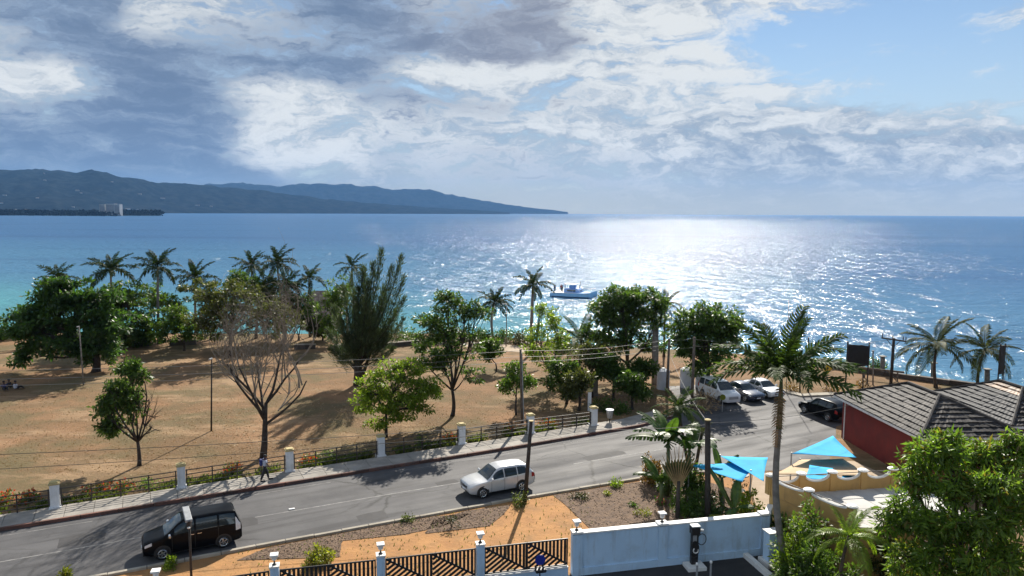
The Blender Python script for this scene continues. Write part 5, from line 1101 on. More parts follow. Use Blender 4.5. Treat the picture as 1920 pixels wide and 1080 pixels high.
# ================================================================ poles, wires, signs, tanks
def pole(label, base, top, r0=.12, r1=.09, mat='pole_dark', name='utility_pole', z0=0.0, extra=None, grp=None, cat='pole'):
    g_ = G(*base, z0) if not isinstance(base, Vector) else base; tp = at(top[0], top[1], g_.y)-g_; t_ = thing(name, label, cat, g_, 0, grp)
    MB().tube([(0, 0, -.2), tuple(tp*.5), tuple(tp)], [r0, (r0+r1)/2, r1], 10).build('shaft', M[mat], t_, True); return t_, g_+tp, tp
tL, topL, tp = pole('leaning dark pole standing at the kerb by the silver car', (984, 940), (996, 790), .13, .10)
MB().box(tuple(tp+Vector((0, 0, .03))), (.26, .26, .05)).build('cap', M['cap_yellow'], tL)
t1, top1, tp = pole('thick black pole behind the white wall', (1327, 978), (1327, 788), .17, .16); MB().lathe([(.17, 0), (.18, .05), (.1, .08)], 12, tuple(tp)).build('cap', M['cap_yellow'], t1)
t2, top2, tp = pole('slim black lamp post in front of the black van', (359, 1090), (355, 985), .06, .05, 'pole_dark', 'lamp_post', cat='lamp post')
MB().box(tuple(tp+Vector((0, 0, .05))), (.16, .2, .35)).build('bracket', M['black_metal'], t2)
MB().box(tuple(tp+Vector((-.35, .58, .28))), (.30, 1.5, .14), R(30), R(4)).build('lamp_head', M['grey_metal'], t2, bevel=.02); MB().lathe([(.05, 0), (.07, .04), (.05, .08)], 10, tuple(tp+Vector((0.03, -.13, -.1)))).build('sensor', M['white_trim'], t2)
t3, top3, tp = pole('tall thin dark lamp pole left of the bare tree', (396, 808), (397, 672), .07, .05, 'pole_dark', 'lamp_post', cat='lamp post'); MB().box(tuple(tp+Vector((0, -.2, 0))), (.12, .5, .08)).build('lamp_head', M['grey_metal'], t3)
t4, top4, tp = pole('thin grey pole below the dark almond tree', (157, 722), (148, 612), .07, .05, 'pole_grey', 'lamp_post', cat='lamp post'); MB().box(tuple(tp+Vector((0, -.15, 0))), (.1, .4, .07)).build('lamp_head', M['grey_metal'], t4)
t5, top5, tp = pole('weathered grey wood pole at the park fence', (979, 793), (976, 655), .12, .09, 'wood_pole'); MB().tube([(.14, -.05, -.1), tuple(tp*.95+Vector((.1, -.05, 0)))], .045, 6).build('cable_guard', M['grey_metal'], t5)
t6, top6, tp = pole('left grey wood pole beside the white tanks', (1250, 745), (1255, 635), .14, .10, 'wood_pole'); 
t7, top7, tp7 = pole('right grey wood pole between the white tanks', (1297, 765), (1302, 632), .15, .11, 'wood_pole')
t8, top8, tp = pole('thin lamp pole right of the round headed palm', (949, 650), (950, 570), .06, .05, 'pole_grey', 'lamp_post', cat='lamp post'); MB().box(tuple(tp+Vector((-.25, 0, 0))), (.6, .12, .07)).build('lamp_head', M['grey_metal'], t8)
t9, top9, tp = pole('broad pale concrete post in front of the large layered tree', (1228, 720), (1229, 610), .36, .32, 'pole_grey', 'concrete_post'); MB().box(tuple(tp), (.5, .5, .1)).build('cap', M['concrete'], t9)
pole('whip thin grey mast rising behind the big foreground palm', (1474, 737), (1479, 562), .035, .02, 'pole_grey', 'mast', cat='mast')
# utility pole with cross-arm on the sea green
tU, topU, tp = pole('dark utility pole with cross arm and insulators by the sea', (1670, 724), (1676, 634), .16, .13)
MB().box(tuple(tp+Vector((0, 0, -.15))), (2.3, .12, .14), R(-18), 0, R(6)).build('crossarm', M['pole_dark'], tU)
for q in (-1.05, -.1, .85, 1.08): MB().lathe([(.03, 0), (.05, .08), (.03, .14), (.05, .2), (.02, .42)], 8, tuple(tp+Vector((q*math.cos(R(-18)), q*math.sin(R(-18)), -.08-q*.1)))).build('insulator', M['plastic_dark'], tU)
for q in (-.7, .7): MB().tube([tuple(tp+Vector((q, 0, -.2-q*.07))), tuple(tp+Vector((0, 0, -.95)))], .03, 5).build('brace', M['pole_dark'], tU)
p = G(1652, 712); lb = thing('timber_barrier', 'grey timber beam on two posts behind the red house', 'barrier', (p.x, p.y, 0), R(-32)); MB().box((0, 0, 1.05), (4.2, .14, .18)).build('beam', M['wood_pole'], lb)
for q in (-1.6, 1.5): MB().box((q, .02, .5), (.14, .12, 1.1)).build('post', M['wood_pole'], lb)
MB().tube([(.6, 0, 1.0), (1.4, 0, .1)], .06, 6).build('brace', M['wood_pole'], lb)
# netting panel
A, B = G(1585, 728), G(1621, 722); dd = B-A; nt = thing('netting_panel', 'dark netting panel stretched between two tall posts by the sea', 'panel', A, math.atan2(dd.y, dd.x)); Ln = dd.length+.4
hN = (at(1588, 640, A.y)-A).z; MB().tube([(0, 0, -.2), (0, 0, hN)], .07, 8).build('post', M['pole_dark'], nt); MB().tube([(Ln, 0, -.2), (Ln, 0, hN-.4)], .07, 8).build('post', M['pole_dark'], nt)
MB().wallpoly([(.08, 2.1), (Ln-.08, 2.0), (Ln-.08, hN-.75), (.08, hN-.3)], -.02, .02).build('net', M['net'], nt)
for z in (2.1, hN-.5): MB().tube([(0, 0, z), (Ln, 0, z-.1)], .03, 6).build('rail', M['pole_dark'], nt)
for px, b_, t_px, lab in ((1500, 735, 655, 'thin dark post behind the big palm head, left one'), (1516, 738, 632, 'thin dark post with small arm right of the big palm head'), (1618, 735, 697, 'short dark post right of the netting panel')):
    pole(lab, (px, b_), (px, t_px), .07, .06, 'pole_dark', 'post', grp='posts on the sea green', cat='post')
for px, b_, t_px, lab, r0 in ((1637, 722, 658, 'slim grey post left of the utility pole', .08), (1655, 700, 668, 'stubby pale gate post by the sea wall left of the utility pole', .26), (1750, 708, 680, 'stubby pale post behind the left coconut palm', .26), (1851, 722, 692, 'stubby pale post behind the right coconut palm', .26)):
    tt_, _, tp = pole(lab, (px, b_), (px, t_px), r0, r0*.9, 'pole_grey', 'stone_post', grp='pale posts by the sea', cat='post'); MB().box(tuple(tp), (r0*2.4, r0*2.4, .08)).build('cap', M['concrete'], tt_)
p = G(1549, 733); sgn = thing('warning_sign', 'yellow diamond warning sign on a thin pole', 'sign', p, R(18)); hs = (at(1549, 692, p.y)-p).z; MB().tube([(0, 0, 0), (0, 0, hs+.3)], .035, 8).build('post', M['grey_metal'], sgn)
MB().wallpoly([(0, hs-.55), (.55, hs), (0, hs+.55), (-.55, hs)], -.055, -.035).build('plate', M['sign_yellow'], sgn); MB().wallpoly([(-.05, hs-.28), (.05, hs-.28), (.05, hs+.05), (.16, hs+.05), (0, hs+.26), (-.16, hs+.05), (-.05, hs+.05)], -.062, -.057).build('symbol', M['black_metal'], sgn)
A = G(1868, 752); fr = thing('tall_frame', 'tall narrow dark metal frame at the right edge by the sea', 'frame', A, R(25)); hf = (at(1872, 645, A.y)-A).z
for x in (0, .75): MB().tube([(x, 0, -.2), (x, 0, hf)], .06, 8).build('post', M['pole_dark'], fr)
MB().box((.4, 0, hf*.72), (.62, .08, hf*.5)).build('panel', M['pole_dark'], fr); MB().tube([(1.2, .1, 1), (1.2, .1, hf*.95)], .025, 6).build('side_pipe', M['grey_metal'], fr)
for z in (1.0, hf*.93): MB().tube([(0, 0, z), (1.2, .05, z)], .025, 6).build('crossbar', M['pole_dark'], fr)
# small poster pole with lime round board by the parked van
p = G(1354, 772); lm = thing('round_sign', 'small lime round sign in front of the white parked van', 'sign', p); MB().tube([(0, 0, 0), (0, 0, 1.1)], .03, 8).build('post', M['grey_metal'], lm); MB().wallpoly([(.26*math.cos(k*math.pi/10), 1.3+.26*math.sin(k*math.pi/10)) for k in range(20)], -.03, -.01).build('disc', M['leaf_yellow'], lm)
for i, (x, b_, t_px, r0) in enumerate([(1243, 729, 692, .62), (1286, 726, 690, .6), (1314, 726, 690, .55)]):
    p = G(x, b_); hh = (at(x, t_px, p.y)-p).z; tk = thing('water_tank', ['leftmost white cylindrical water tank', 'middle white cylindrical water tank', 'rightmost white cylindrical water tank'][i], 'tank', p, 0, 'white water tanks'); MB().lathe([(r0, 0), (r0, hh*.33), (r0*1.02, hh*.35), (r0, hh*.37), (r0, hh*.66), (r0*1.02, hh*.68), (r0, hh*.7), (r0, hh*.93), (r0*.6, hh)], 24).build('drum', M['tank'], tk); MB().lathe([(r0*.35, hh), (r0*.35, hh+.1), (r0*.2, hh+.14)], 12).build('lid', M['white_trim'], tk); MB().tube([(r0*.6, 0, hh-.1), (r0*.6, 0, hh+.35)], .03, 6).build('vent_pipe', M['grey_metal'], tk)
# wires: sagging lines between real posts
def wire(label, a_, b_, sag, r, mat, grp='overhead wires'):
    a_, b_ = Vector(a_), Vector(b_); o0 = (a_+b_)/2; n_ = 24
    me = MB().tube([a_.lerp(b_, k/n_)-Vector((0, 0, sag*4*(k/n_)*(1-k/n_)))-o0 for k in range(n_+1)], r, 5)
    o_ = me.build('overhead_wire', M[mat], None, loc=o0); return tag(o_, label, 'wire', grp)
wl_ = [Vector((-48, 42, 7.6)), Vector((-48, 42.3, 6.9)), Vector((-48, 42.5, 6.4))]
for i, (a_, b_) in enumerate([(wl_[0], top5-Vector((0, 0, .1))), (wl_[1], top5-Vector((0, 0, .6))), (wl_[2], top5-Vector((0, 0, 1.0)))]): wire(['top', 'middle', 'lowest'][i]+' pale wire running over the green to the weathered wood pole', a_, b_, .5, .014, 'wire')
for i, dz_ in enumerate((.1, .6, 1.0)): wire(['top', 'middle', 'lowest'][i]+' pale wire from the weathered wood pole to the left tank pole', top5-Vector((0, 0, dz_)), top6-Vector((0, 0, dz_*.9)), .3, .014, 'wire')
for i, dz_ in enumerate((.1, .9)): wire(['upper', 'lower'][i]+' short wire joining the two tank poles', top6-Vector((0, 0, dz_)), top7-Vector((0, 0, dz_)), .1, .014, 'wire')
for i, dz_ in enumerate((.2, .8)): wire(['upper', 'lower'][i]+' wire from the right tank pole across to the sea utility pole', top7-Vector((0, 0, dz_)), topU-Vector((-.3*i, 0, .1)), .6, .012, 'wire_dark')
for i, dz_ in enumerate((0, .25)): wire(['upper', 'lower'][i]+' wire leaving the sea utility pole to the right', topU+Vector((.8*i, 0, .2-dz_)), Vector((72, 62, 5.6-dz_)), .5, .012, 'wire_dark')
wire('upper dark cable passing low across the green to the leaning pole', Vector((-42, 31.5, 5.6)), topL-Vector((0, 0, .15)), .35, .016, 'wire_dark')
wire('lower dark cable passing along the fence to the leaning pole', Vector((-42, 33.0, 4.1)), topL-Vector((0, 0, .6)), .3, .014, 'wire_dark')
wire('dark cable from the leaning pole to the thick black pole', topL-Vector((0, 0, .2)), top1-Vector((0, 0, .25)), .3, .014, 'wire_dark')
wire('pale cable from the left tank pole down to the thick black pole', top6-Vector((0, 0, 1.2)), top1-Vector((0, 0, .1)), .5, .012, 'wire')
wire('cable from the thick black pole over the side road to the red house', top1-Vector((0, 0, .15)), Vector((27.5, 50, 4.9)), .5, .012, 'wire_dark')
# beach buildings beyond the palms
def beach_hut(label, px, py, w, h, roofm, wallm, Y):
    p_ = at(px, py, Y); t_ = thing('beach_hut', label, 'hut', (p_.x, Y, -1.0)); zt = p_.z+1.0
    MB().box((0, 0, (zt-h)/2), (w*.8, w*.6, zt-h)).build('wall', M[wallm], t_)
    rf = MB().add([(-w/2, -w*.42, zt-h), (w/2, -w*.42, zt-h), (w/2, w*.42, zt-h), (-w/2, w*.42, zt-h), (-w*.18, 0, zt), (w*.18, 0, zt)], [(0, 1, 5, 4), (1, 2, 5), (2, 3, 4, 5), (3, 0, 4), (3, 2, 1, 0)]).build('roof', M[roofm], t_); return t_
beach_hut('thatched grey beach hut behind the slim palm', 600, 545, 6.5, 4.0, 'thatch', 'stone', 112)
# ================================================================ vehicles
def hermite(xs, ys, x):
    xs = np.asarray(xs, float); ys = np.asarray(ys, float); h = np.diff(xs); dl = np.diff(ys)/h; m_ = np.zeros(len(xs))
    for i in range(1, len(xs)-1):
        if dl[i-1]*dl[i] > 0: m_[i] = 2*dl[i-1]*dl[i]/(dl[i-1]+dl[i])
    m_[0] = dl[0]; m_[-1] = dl[-1]
    i = np.clip(np.searchsorted(xs, x)-1, 0, len(h)-1); t = (x-xs[i])/h[i]
    return (2*t**3-3*t**2+1)*ys[i]+(t**3-2*t**2+t)*h[i]*m_[i]+(-2*t**3+3*t**2)*ys[i+1]+(t**3-t**2)*h[i]*m_[i+1]
def car_surface(tab):
    tab = np.array(tab)
    def S(x, v):                                   # v: 0 sill centre .. 6 roof centre
        zs, zb, zt, wb, wm, wr = [float(hermite(tab[:, 0], tab[:, k], x)) for k in range(1, 7)]
        P_ = [(0, zs), (wb*.96, zs), (wm, zs+(zb-zs)*.45), (wm*.985, zb), (wr+.02, zt-.07*min(1, (zt-zb)/.3)-.015), (wr*.82, zt), (0, zt+.02)]
        return hermite(range(7), [p[0] for p in P_], v), hermite(range(7), [p[1] for p in P_], v)
    return S
def patch(S, x0, x1, v0, v1, sd, nx=6, nv=4, off=.012, both=False):
    V = []; F = []; xs = np.linspace(x0, x1, nx+1); vv = np.linspace(v0, v1, nv+1)
    for x in xs:
        for v in vv:
            y, z = S(x, v); y2, z2 = S(x, v+.02); y1, z1 = S(x, v-.02); ty, tz = y2-y1, z2-z1; L_ = math.hypot(ty, tz)+1e-9
            V.append((-x, sd*(y+tz/L_*off), z-ty/L_*off+(.006 if v > 4.5 else 0)))
    F = [(i*(nv+1)+j, (i+1)*(nv+1)+j, (i+1)*(nv+1)+j+1, i*(nv+1)+j+1) for i in range(nx) for j in range(nv)]
    return V, F
def make_car(name, label, cat, tab, L, wheels, wr_, paint, spec, loc, heading, group=None):
    """local +X is forward; x in tab counts back from the nose"""
    S = car_surface(tab); root = thing(name, label, cat, loc, heading, group); off = L/2
    xs = sorted(set(list(np.linspace(tab[0][0], tab[-1][0], 46))+[t[0] for t in tab])); vv = np.linspace(0, 6, 25); V = []; F = []
    for x in xs:
        ring = [S(x, v) for v in vv]; V += [(off-x, y, z) for y, z in ring]+[(off-x, -y, z) for y, z in ring[-2:0:-1]]
    k = 2*len(vv)-2
    for i in range(len(xs)-1):
        for j in range(k): F.append((i*k+j, i*k+(j+1) % k, (i+1)*k+(j+1) % k, (i+1)*k+j))
    F.append(tuple(range(k))); F.append(tuple(range((len(xs)-1)*k+k-1, (len(xs)-1)*k-1, -1)))
    me = np_mesh('body', V, F, True); bm = bmesh.new(); bm.from_mesh(me); bmesh.ops.recalc_face_normals(bm, faces=bm.faces[:]); bm.to_mesh(me); bm.free()
    obj('body', me, M[paint], root)
    def pt(nme, x0, x1, v0, v1, sd, mt, **kw):
        V, F = patch(S, x0, x1, v0, v1, sd, **kw); V = [(v[0]+off, v[1], v[2]) for v in V]
        return obj(nme, np_mesh(nme, V, F, True), M[mt], root)
    xa, xb, xc, xd = spec['ws']                      # windscreen foot, roof front, roof end, rear glass foot
    def full(nme, x0, x1, mt, va=4.55):
        V1, F1 = patch(S, x0, x1, va, 6, 1, nv=6); V2, F2 = patch(S, x0, x1, va, 6, -1, nv=6)
        n1 = len(V1); V = [(v[0]+off, v[1], v[2]) for v in V1+V2]; F = F1+[tuple(i+n1 for i in f) for f in F2]; return obj(nme, np_mesh(nme, V, F, True), M[mt], root)
    full('windscreen', xa+.04, xb-.05, 'glass_car'); full('rear_window', xc+.08, xd-.03, 'glass_car')
    for sd in (1, -1):
        for (s0, s1) in spec['sw']: pt('side_window', s0, s1, 3.12, 3.9, sd, 'glass_car')
        pt('headlight', .10, .42, 2.55, 3.05 if spec.get('hl') is None else spec['hl'], sd, 'lamp_clear', off=.015)
        pt('tail_light', L-.30, L-.06, 2.4, 3.2 if spec.get('tl') is None else spec['tl'], sd, spec.get('tlm', 'lamp_red'), off=.015)
        for sx in spec['seams']: pt('door_seam', sx, sx+.018, 1.3, 3.05, sd, 'plastic_dark', nx=1, nv=10, off=.006)
        pt('sill_trim', wheels[0]+wr_+.1, wheels[1]-wr_-.1, 1.0, 1.25, sd, 'plastic_dark')
        for k_, xd_ in enumerate(spec['handles']): y, z = S(xd_, 2.85); MB().box((off-xd_, sd*(y+.025), z), (.2, .03, .035)).build('door_handle', M[spec.get('hm', paint)], root)
        y, z = S(xa+.25, 3.0); m_ = MB().box((off-xa-.28, sd*(y+.13), z+.10), (.12, .24, .16)).build('mirror', M[spec.get('mm', paint)], root, bevel=.03)
        for wx in wheels:
            y, _ = S(wx, 1.6); cx = off-wx; yo = sd*(y+.015)
            arch = MB(); ar = wr_+.07; arch.add([(cx, yo, wr_+.02)]+[(cx+ar*math.cos(t), yo, wr_+.02+ar*math.sin(t)) for t in np.linspace(-.35, math.pi+.35, 17)], [(0, i, i+1) for i in range(1, 17)]); arch.build('wheel_arch', M['plastic_dark'], root)
            tw = MB(); prof = [(wr_*.62, -.1), (wr_*.95, -.1), (wr_, -.07), (wr_, .07), (wr_*.95, .1), (wr_*.62, .1)]; tw.lathe(prof, 22)
            t_ = tw.build('wheel', M['tyre'], root, True, loc=(cx, sd*(y-.06), wr_), rot=(R(90), 0, 0))
            rm = MB(); rm.lathe([(wr_*.60, .0), (wr_*.64, .03), (wr_*.58, .045)], 20, (0, 0, -.115 if sd > 0 else .07))
            rm = MB(); zz = .112
            for q in range(5):
                a_ = q*2*math.pi/5; rm.box((wr_*.33*math.cos(a_), wr_*.33*math.sin(a_), -sd*zz), (wr_*.6, .07, .02), a_)
            rm.tube([(wr_*.6*math.cos(t), wr_*.6*math.sin(t), -sd*zz) for t in np.linspace(0, 2*math.pi, 21)], .022, 5, False)
            rm.build('rim', M['rim'], t_)
    for nme, z0, z1, w_, mt, x_ in spec['front']: MB().box((off-x_, 0, (z0+z1)/2), (.06, w_, z1-z0)).build(nme, M[mt], root, bevel=.012)
    for nme, z0, z1, w_, mt, x_ in spec['rear']: MB().box((off-x_, 0, (z0+z1)/2), (.05, w_, z1-z0)).build(nme, M[mt], root, bevel=.012)
    return root
SUV = [(0, .48, .66, .74, .52, .66, .50), (.10, .34, .76, .85, .74, .83, .66), (.45, .27, .88, .96, .84, .89, .74), (1.18, .26, .99, 1.05, .86, .91, .80), (1.95, .26, 1.02, 1.58, .87, .91, .64), (2.4, .26, 1.03, 1.66, .87, .91, .62), (3.3, .26, 1.06, 1.65, .87, .91, .62), (4.0, .29, 1.10, 1.56, .86, .90, .60), (4.38, .36, 1.06, 1.16, .82, .87, .74), (4.52, .50, .86, .96, .72, .80, .66)]
VAN = [(0, .42, .72, .82, .56, .68, .54), (.10, .30, .84, .95, .74, .82, .68), (.5, .25, .98, 1.06, .82, .85, .74), (.95, .25, 1.08, 1.16, .83, .86, .78), (1.85, .25, 1.12, 1.78, .84, .86, .68), (2.3, .25, 1.12, 1.86, .84, .86, .68), (3.6, .25, 1.12, 1.86, .84, .86, .68), (4.3, .27, 1.12, 1.80, .84, .86, .67), (4.55, .32, 1.10, 1.24, .82, .84, .74), (4.63, .42, .98, 1.08, .76, .8, .7)]
SEDAN = [(0, .42, .60, .68, .52, .64, .50), (.10, .30, .68, .76, .72, .80, .66), (.5, .22, .78, .85, .81, .84, .72), (1.25, .22, .88, .94, .83, .86, .76), (2.0, .22, .91, 1.38, .84, .86, .58), (2.5, .22, .92, 1.45, .84, .86, .56), (3.1, .22, .94, 1.42, .84, .86, .56), (3.75, .24, .96, 1.05, .83, .85, .72), (4.2, .27, .92, .99, .80, .82, .70), (4.38, .40, .78, .86, .7, .74, .6)]
van_spec = dict(ws=(.95, 1.85, 4.25, 4.58), sw=[(1.45, 2.35), (2.45, 3.45), (3.55, 4.3)], seams=(1.32, 2.38, 3.48), handles=(2.25, 2.6), hm='rim', mm='rim', tlm='lamp_clear', tl=3.6, front=[('grille', .55, .80, 1.0, 'plastic_dark', .02), ('bumper', .28, .46, 1.36, 'paint_black', .06), ('number_plate', .44, .55, .34, 'white_paint', -.02)], rear=[('bumper', .34, .55, 1.4, 'paint_black', 4.62), ('number_plate', .75, .86, .34, 'white_paint', 4.66)])
suv_spec = dict(ws=(1.18, 1.95, 3.95, 4.36), sw=[(1.6, 2.3), (2.38, 3.2), (3.27, 3.85)], seams=(1.45, 2.33, 3.22), handles=(2.2, 3.1), front=[('grille', .58, .76, .95, 'plastic_dark', .03), ('bumper', .30, .46, 1.3, 'plastic_dark', .10), ('number_plate', .46, .56, .4, 'white_paint', -.01)], rear=[('bumper', .36, .6, 1.4, 'plastic_dark', 4.5), ('number_plate', .8, .9, .4, 'white_paint', 4.53)])
sed_spec = dict(ws=(1.25, 2.0, 3.05, 3.7), sw=[(1.62, 2.4), (2.48, 3.2)], seams=(1.5, 2.43, 3.2), handles=(2.25, 3.05), front=[('grille', .48, .62, .9, 'plastic_dark', .03), ('bumper', .26, .40, 1.3, 'plastic_dark', .10), ('number_plate', .4, .5, .4, 'white_paint', -.01)], rear=[('bumper', .32, .5, 1.3, 'plastic_dark', 4.36)])
def near_wheels(f, r):                       # centre of a car from the ground contact of its near-side wheels
    A_, B_ = G(*f), G(*r); d_ = (A_-B_).normalized(); return (A_+B_)/2, d_
m_, d_ = near_wheels((306, 1049), (419, 1026)); hd = ROAD_A+math.pi; pv = Vector((-math.sin(ROAD_A), math.cos(ROAD_A), 0))*.78
c = m_+pv; make_car('black_van', 'black minivan driving left along the near lane', 'van', VAN, 4.63, (.88, 3.72), .33, 'paint_black', van_spec, (c.x, c.y, .006), hd+R(1))
m_, d_ = near_wheels((909, 933), (976, 920)); c = m_+pv
make_car('silver_car', 'silver sport utility car driving left along the near lane', 'car', SUV, 4.52, (.88, 3.52), .34, 'paint_silver', suv_spec, (c.x, c.y, .006), hd-R(1))
hp = R(-72); b0 = G(1363, 757)
make_car('parked_van', 'white minivan parked at the left of the row under the dome tree', 'van', VAN, 4.63, (.88, 3.72), .33, 'paint_white', dict(van_spec, tlm='lamp_red', hm='paint_white', mm='paint_white', front=[('grille', .55, .80, 1.0, 'grey_metal', .02), ('bumper', .28, .46, 1.36, 'paint_white', .06)], rear=[('bumper', .34, .55, 1.4, 'paint_white', 4.62)]), (b0.x-.3, b0.y+1.6, .006), hp, 'cars parked by the trees')
make_car('parked_car', 'dark blue sedan parked next to the white minivan', 'car', SEDAN, 4.38, (.85, 3.4), .31, 'paint_navy', sed_spec, (b0.x+2.2, b0.y+2.3, .006), hp+R(3), 'cars parked by the trees')
make_car('parked_car', 'white sedan parked at the right of the row beside the palm head', 'car', SEDAN, 4.38, (.85, 3.4), .31, 'paint_white', sed_spec, (b0.x+4.5, b0.y+3.5, .006), hp+R(2), 'cars parked by the trees')
p = G(1548, 787); make_car('black_car', 'black car on the side road by the corner of the red house', 'car', SUV, 4.52, (.88, 3.52), .34, 'paint_black', suv_spec, (p.x+.3, p.y+1.0, .006), R(112))

# ================================================================ boat
bc = G(1076, 556, SEA_Z); bt = thing('catamaran', 'blue and white catamaran lying off the beach', 'boat', (bc.x, bc.y, SEA_Z), R(-22))
LB = 13.0; bt.scale = (.84, .84, .84)
def hull(y0, mat='boat_hull'):
    V = []; F = []; st = [(-LB/2, .9, 1.05), (-LB/2+2, 1.0, 1.1), (0, 1.0, 1.25), (LB/2-3, .85, 1.45), (LB/2-1, .45, 1.6), (LB/2, .06, 1.75)]
    for x, w_, h_ in st: V += [(x, y0-w_*.55, -.4), (x, y0-w_, .35), (x, y0-w_, h_), (x, y0+w_, h_), (x, y0+w_, .35), (x, y0+w_*.55, -.4)]
    F = [(i*6+j, i*6+(j+1) % 6, (i+1)*6+(j+1) % 6, (i+1)*6+j) for i in range(5) for j in range(6)]+[(0, 1, 2, 3, 4, 5), (35, 34, 33, 32, 31, 30)]
    return MB().add(V, F)
for y0 in (-2.3, 2.3): hull(y0).build('hull', M['boat_hull'], bt); MB().box((-.2, y0, .12), (LB*.86, 2.06, .3)).build('waterline_stripe', M['boat_dark'], bt)
MB().box((-.6, 0, 1.25), (LB-2.0, 6.2, .16)).build('deck', M['boat_deck'], bt, bevel=.04); MB().box((-LB/2+.35, 0, .7), (.5, 5.0, 1.0)).build('transom', M['boat_teal'], bt)
cab = MB().add([(-2.6, -2.1, 1.33), (2.8, -1.9, 1.33), (2.8, 1.9, 1.33), (-2.6, 2.1, 1.33), (-2.4, -1.8, 2.5), (1.5, -1.5, 2.5), (1.5, 1.5, 2.5), (-2.4, 1.8, 2.5)], [(0, 1, 5, 4), (1, 2, 6, 5), (2, 3, 7, 6), (3, 0, 4, 7), (4, 5, 6, 7), (3, 2, 1, 0)]).build('cabin', M['boat_cabin'], bt, bevel=.08)
for y in (-1, 1): MB().box((-.3, y*1.86, 1.95), (2.6, .1, .5), 0, y*R(14)).build('cabin_window', M['glass_car'], cab)
MB().box((2.25, 0, 1.98), (.08, 2.6, .6), 0, 0, R(48)).build('front_window', M['glass_car'], cab)
MB().box((-.8, 0, 3.75), (3.4, 3.2, .1)).build('sunroof', M['boat_deck'], bt, bevel=.03)
MB().box((-.4, 0, 2.95), (1.6, 2.2, .8)).build('flybridge', M['boat_cabin'], bt, bevel=.1)
for x in (-2.3, .7):
    for y in (-1.4, 1.4): MB().tube([(x, y, 2.5), (x, y, 3.75)], .04, 6).build('roof_post', M['boat_dark'], bt)
MB().tube([(1.4, .6, 2.5), (1.9, .6, 4.5)], [.1, .06], 6).build('mast', M['boat_dark'], bt)
for sgn in (-1, 1):
    MB().tube([(-LB/2+.5, sgn*3, 2.1), (1, sgn*3, 2.2), (LB/2-.6, sgn*2.4, 2.5)], .03, 5).build('hand_rail', M['white_trim'], bt)
    for x in (-5.5, -3.5, -1.5, .5, 2.5, 4.5): MB().tube([(x, sgn*2.95, 1.3), (x, sgn*2.95, 2.15)], .025, 5).build('stanchion', M['white_trim'], bt)

